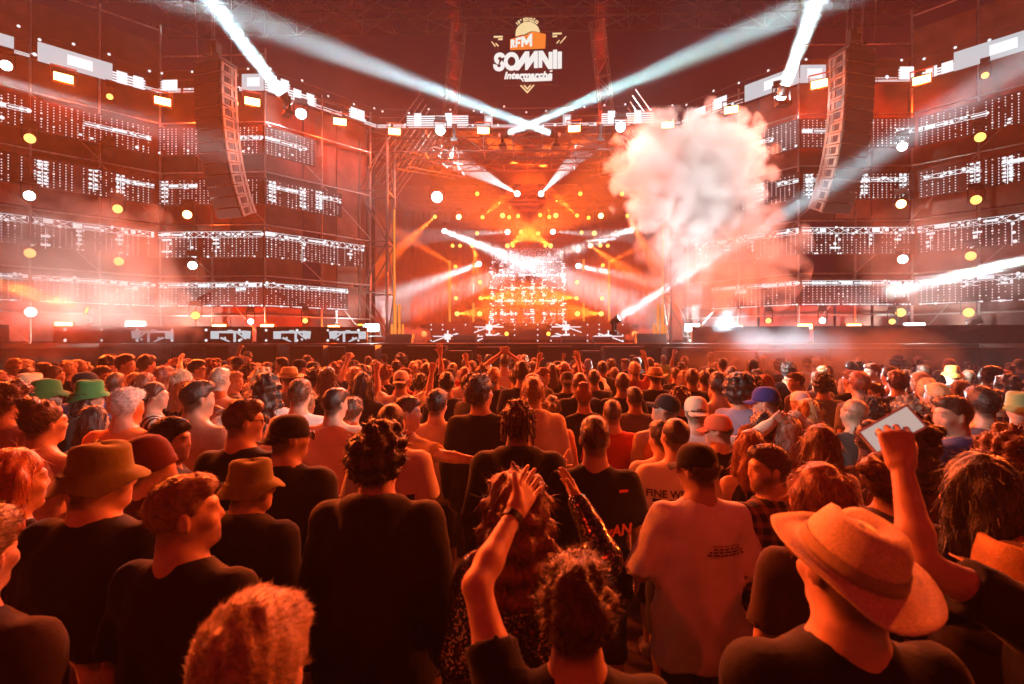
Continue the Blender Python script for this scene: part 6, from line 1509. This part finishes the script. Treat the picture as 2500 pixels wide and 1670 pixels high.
for px, yt, w in SEEN:
    d = 230/w; h = CAMZ-(yt-835)/FPX*d
    if h > 1.9: d = (CAMZ-1.86)*FPX/(yt-835); h = 1.86
    if h < 1.58: d = (CAMZ-1.62)*FPX/(yt-835); h = 1.62
    try_fill(px, d, .36, hh=h)
tries = 0
while len(FILL) < 215 and tries < 9000:
    tries += 1; d = math.sqrt(rng.uniform(4.8**2, 12.7**2)); try_fill(rng.uniform(-60, 2560), d, .50)
keys = {}
for q in sorted(FILL, key=lambda q: q['px']):
    t, a = ARCH[q['i']]; nm = {'tee': 't-shirt', 'tank': 'tank top', 'hoodie': 'top', 'none': ''}[a['top']]
    desc = f'person with {t}' if a['top'] == 'none' else f'person with {t} in {q["top"][0]} {nm}'
    band = 'near the barrier' if q['d'] > 9.2 else 'in the middle rows' if q['d'] > 6 else 'in the nearer rows'
    q['k'] = (desc, band); keys.setdefault(q['k'], []).append(q)
for (desc, band), qs in keys.items():
    for n, q in enumerate(qs):
        t, a = ARCH[q['i']]
        lab = (f'{desc} {band}' if len(qs) == 1 else f'{desc} {band}, {ORD[n]} from left').replace('person with short hair and face turned', 'short-haired person turned').replace('person with short hair and one arm up', 'short-haired person, one arm up,').replace('person with messy hair and a raised fist', 'messy-haired person, fist raised,')
        yaw = a.get('yaw0', 0)+rng.gauss(0, 9)
        dup_person(proto(q['i']), (q['x'], q['y'], -.02), q['h']/1.75, yaw, dict(skin=q['skin'], tc=q['top'][1], bc=q['bc'], hc=q['hc']), lab, 'people in the crowd')
for o in PROTO.values():
    for c in list(o.children): bpy.data.objects.remove(c)
    bpy.data.objects.remove(o)
# ================================================================== haze and smoke
def volume_mat(name, density, col=(1, .97, .95), aniso=.25):
    m = bpy.data.materials.new(name); m.use_nodes = True; nt = m.node_tree; nt.nodes.clear()
    v = nt.nodes.new('ShaderNodeVolumePrincipled'); o = nt.nodes.new('ShaderNodeOutputMaterial'); v.inputs['Color'].default_value = (*col, 1)
    v.inputs['Density'].default_value = density; v.inputs['Anisotropy'].default_value = aniso; nt.links.new(v.outputs[0], o.inputs['Volume']); return m, nt, v
m, nt, v = volume_mat('haze', HAZE)
hz = MB().box((0, 18, 8.5), (60, 62, 21)).build('haze', m); tag(hz, 'thin stage haze filling the air', kind='stuff')
m, nt, v = volume_mat('stage fog', .013)
fg = MB().box((0, 28.3, 6.55), (16.6, 15.6, 8.7)).build('stage_fog', m); tag(fg, 'denser fog inside the stage', kind='stuff')
def smoke(name, c, size, dens, label, scale=1.2, thr=.5, hard=8.0, seed=0.0, col=(1, .98, .97), rot=0.0, squash=1.0, edge=1.0):
    """a lumpy body of smoke: ellipsoid fall-off roughened by noise"""
    m, nt, v = volume_mat(name, 1.0, col, .1); N = nt.nodes; L = nt.links
    tc = N.new('ShaderNodeTexCoord'); mp = N.new('ShaderNodeMapping'); L.new(tc.outputs['Object'], mp.inputs['Vector']); mp.inputs['Location'].default_value = (seed, seed*.7, seed*1.3)
    n1 = N.new('ShaderNodeTexNoise'); n1.inputs['Scale'].default_value = scale; n1.inputs['Detail'].default_value = 5; n1.inputs['Roughness'].default_value = .62; n1.inputs['Distortion'].default_value = .6; L.new(mp.outputs[0], n1.inputs['Vector'])
    ds = N.new('ShaderNodeVectorMath'); ds.operation = 'DIVIDE'; L.new(tc.outputs['Object'], ds.inputs[0]); ds.inputs[1].default_value = tuple(a/2 for a in size)
    ln = N.new('ShaderNodeVectorMath'); ln.operation = 'LENGTH'; L.new(ds.outputs[0], ln.inputs[0])
    s1 = N.new('ShaderNodeMath'); s1.operation = 'MULTIPLY_ADD'; L.new(ln.outputs['Value'], s1.inputs[0]); s1.inputs[1].default_value = -edge; s1.inputs[2].default_value = edge*.92-thr     # inside positive
    vo = N.new('ShaderNodeTexVoronoi'); vo.feature = 'SMOOTH_F1'; vo.inputs['Scale'].default_value = scale*1.5; vo.inputs['Smoothness'].default_value = .3; L.new(mp.outputs[0], vo.inputs['Vector'])
    vm = N.new('ShaderNodeMath'); vm.operation = 'MULTIPLY_ADD'; L.new(vo.outputs['Distance'], vm.inputs[0]); vm.inputs[1].default_value = -.55; L.new(n1.outputs['Fac'], vm.inputs[2])
    va = N.new('ShaderNodeMath'); va.operation = 'ADD'; L.new(vm.outputs[0], va.inputs[0]); va.inputs[1].default_value = .24
    s2 = N.new('ShaderNodeMath'); s2.operation = 'ADD'; L.new(s1.outputs[0], s2.inputs[0]); L.new(va.outputs[0], s2.inputs[1])
    s3 = N.new('ShaderNodeMath'); s3.operation = 'MULTIPLY'; s3.use_clamp = True; L.new(s2.outputs[0], s3.inputs[0]); s3.inputs[1].default_value = hard
    s4 = N.new('ShaderNodeMath'); s4.operation = 'MULTIPLY'; L.new(s3.outputs[0], s4.inputs[0]); s4.inputs[1].default_value = dens; L.new(s4.outputs[0], v.inputs['Density'])
    g = MB(); n = 14; k = 8
    g.lathe([(max(.002, math.sin(math.pi*j/k)), -math.cos(math.pi*j/k)) for j in range(k+1)], n)
    g.v = [(x*size[0]/2*1.04, y*size[1]/2*1.04, z*size[2]/2*1.04) for x, y, z in g.v]
    o = g.build(name, m); o.location = c; o.rotation_euler = (0, rot, 0); tag(o, label, kind='stuff'); return o
if SMOKE:
    c = U(1690, 425, 14.8); smoke('smoke_plume', c, (5.2, 2.4, 4.4), 1.9, 'dense pale smoke cloud rising right of the stage', 1.15, .50, 7, 2.0, edge=1.0)
    c = U(1765, 620, 14.8); smoke('smoke_plume', c, (5.2, 1.8, 4.2), 1.0, 'thinner lower part of the smoke cloud right of the stage', 1.0, .47, 3.5, 5.0, edge=.9)
    c = U(1690, 770, 14.4); smoke('smoke_plume', c, (3.0, 1.4, 2.2), .35, 'bright smoke jet at the foot of the cloud right of the stage', 1.3, .46, 2.5, 8.0, edge=.9)
    c = U(170, 680, 14.0); smoke('smoke_plume', c, (7.4, 2.4, 5.2), .5, 'wide soft smoke bank drifting before the left wing', .8, .44, 2.0, 11.0, edge=.8)
    c = U(345, 785, 14.3); smoke('smoke_plume', c, (4.6, 1.6, 2.2), .7, 'bright smoke jet low before the left wing', 1.3, .50, 2.5, 13.0, edge=.8)
    c = U(2330, 640, 13.6); smoke('smoke_plume', c, (6.2, 2.2, 3.6), .22, 'thin smoke drifting before the right wing', .9, .44, 2.0, 15.0, edge=.8)
    c = U(1985, 880, 11.0); smoke('smoke_plume', c, (6.5, 3.0, 1.8), .34, 'thin bluish smoke low over the crowd on the right', .9, .44, 2.0, 17.0, edge=.8)
    c = U(1000, 822, 25.0); smoke('smoke_plume', c, (2.6, 1.2, 1.1), 1.6, 'small orange smoke puff on the stage left of the riser', 1.8, .5, 5, 19.0, edge=1.0)
    c = U(1580, 822, 25.0); smoke('smoke_plume', c, (2.4, 1.2, 1.0), 1.6, 'small orange smoke puff on the stage right of the riser', 1.8, .5, 5, 21.0, edge=1.0)
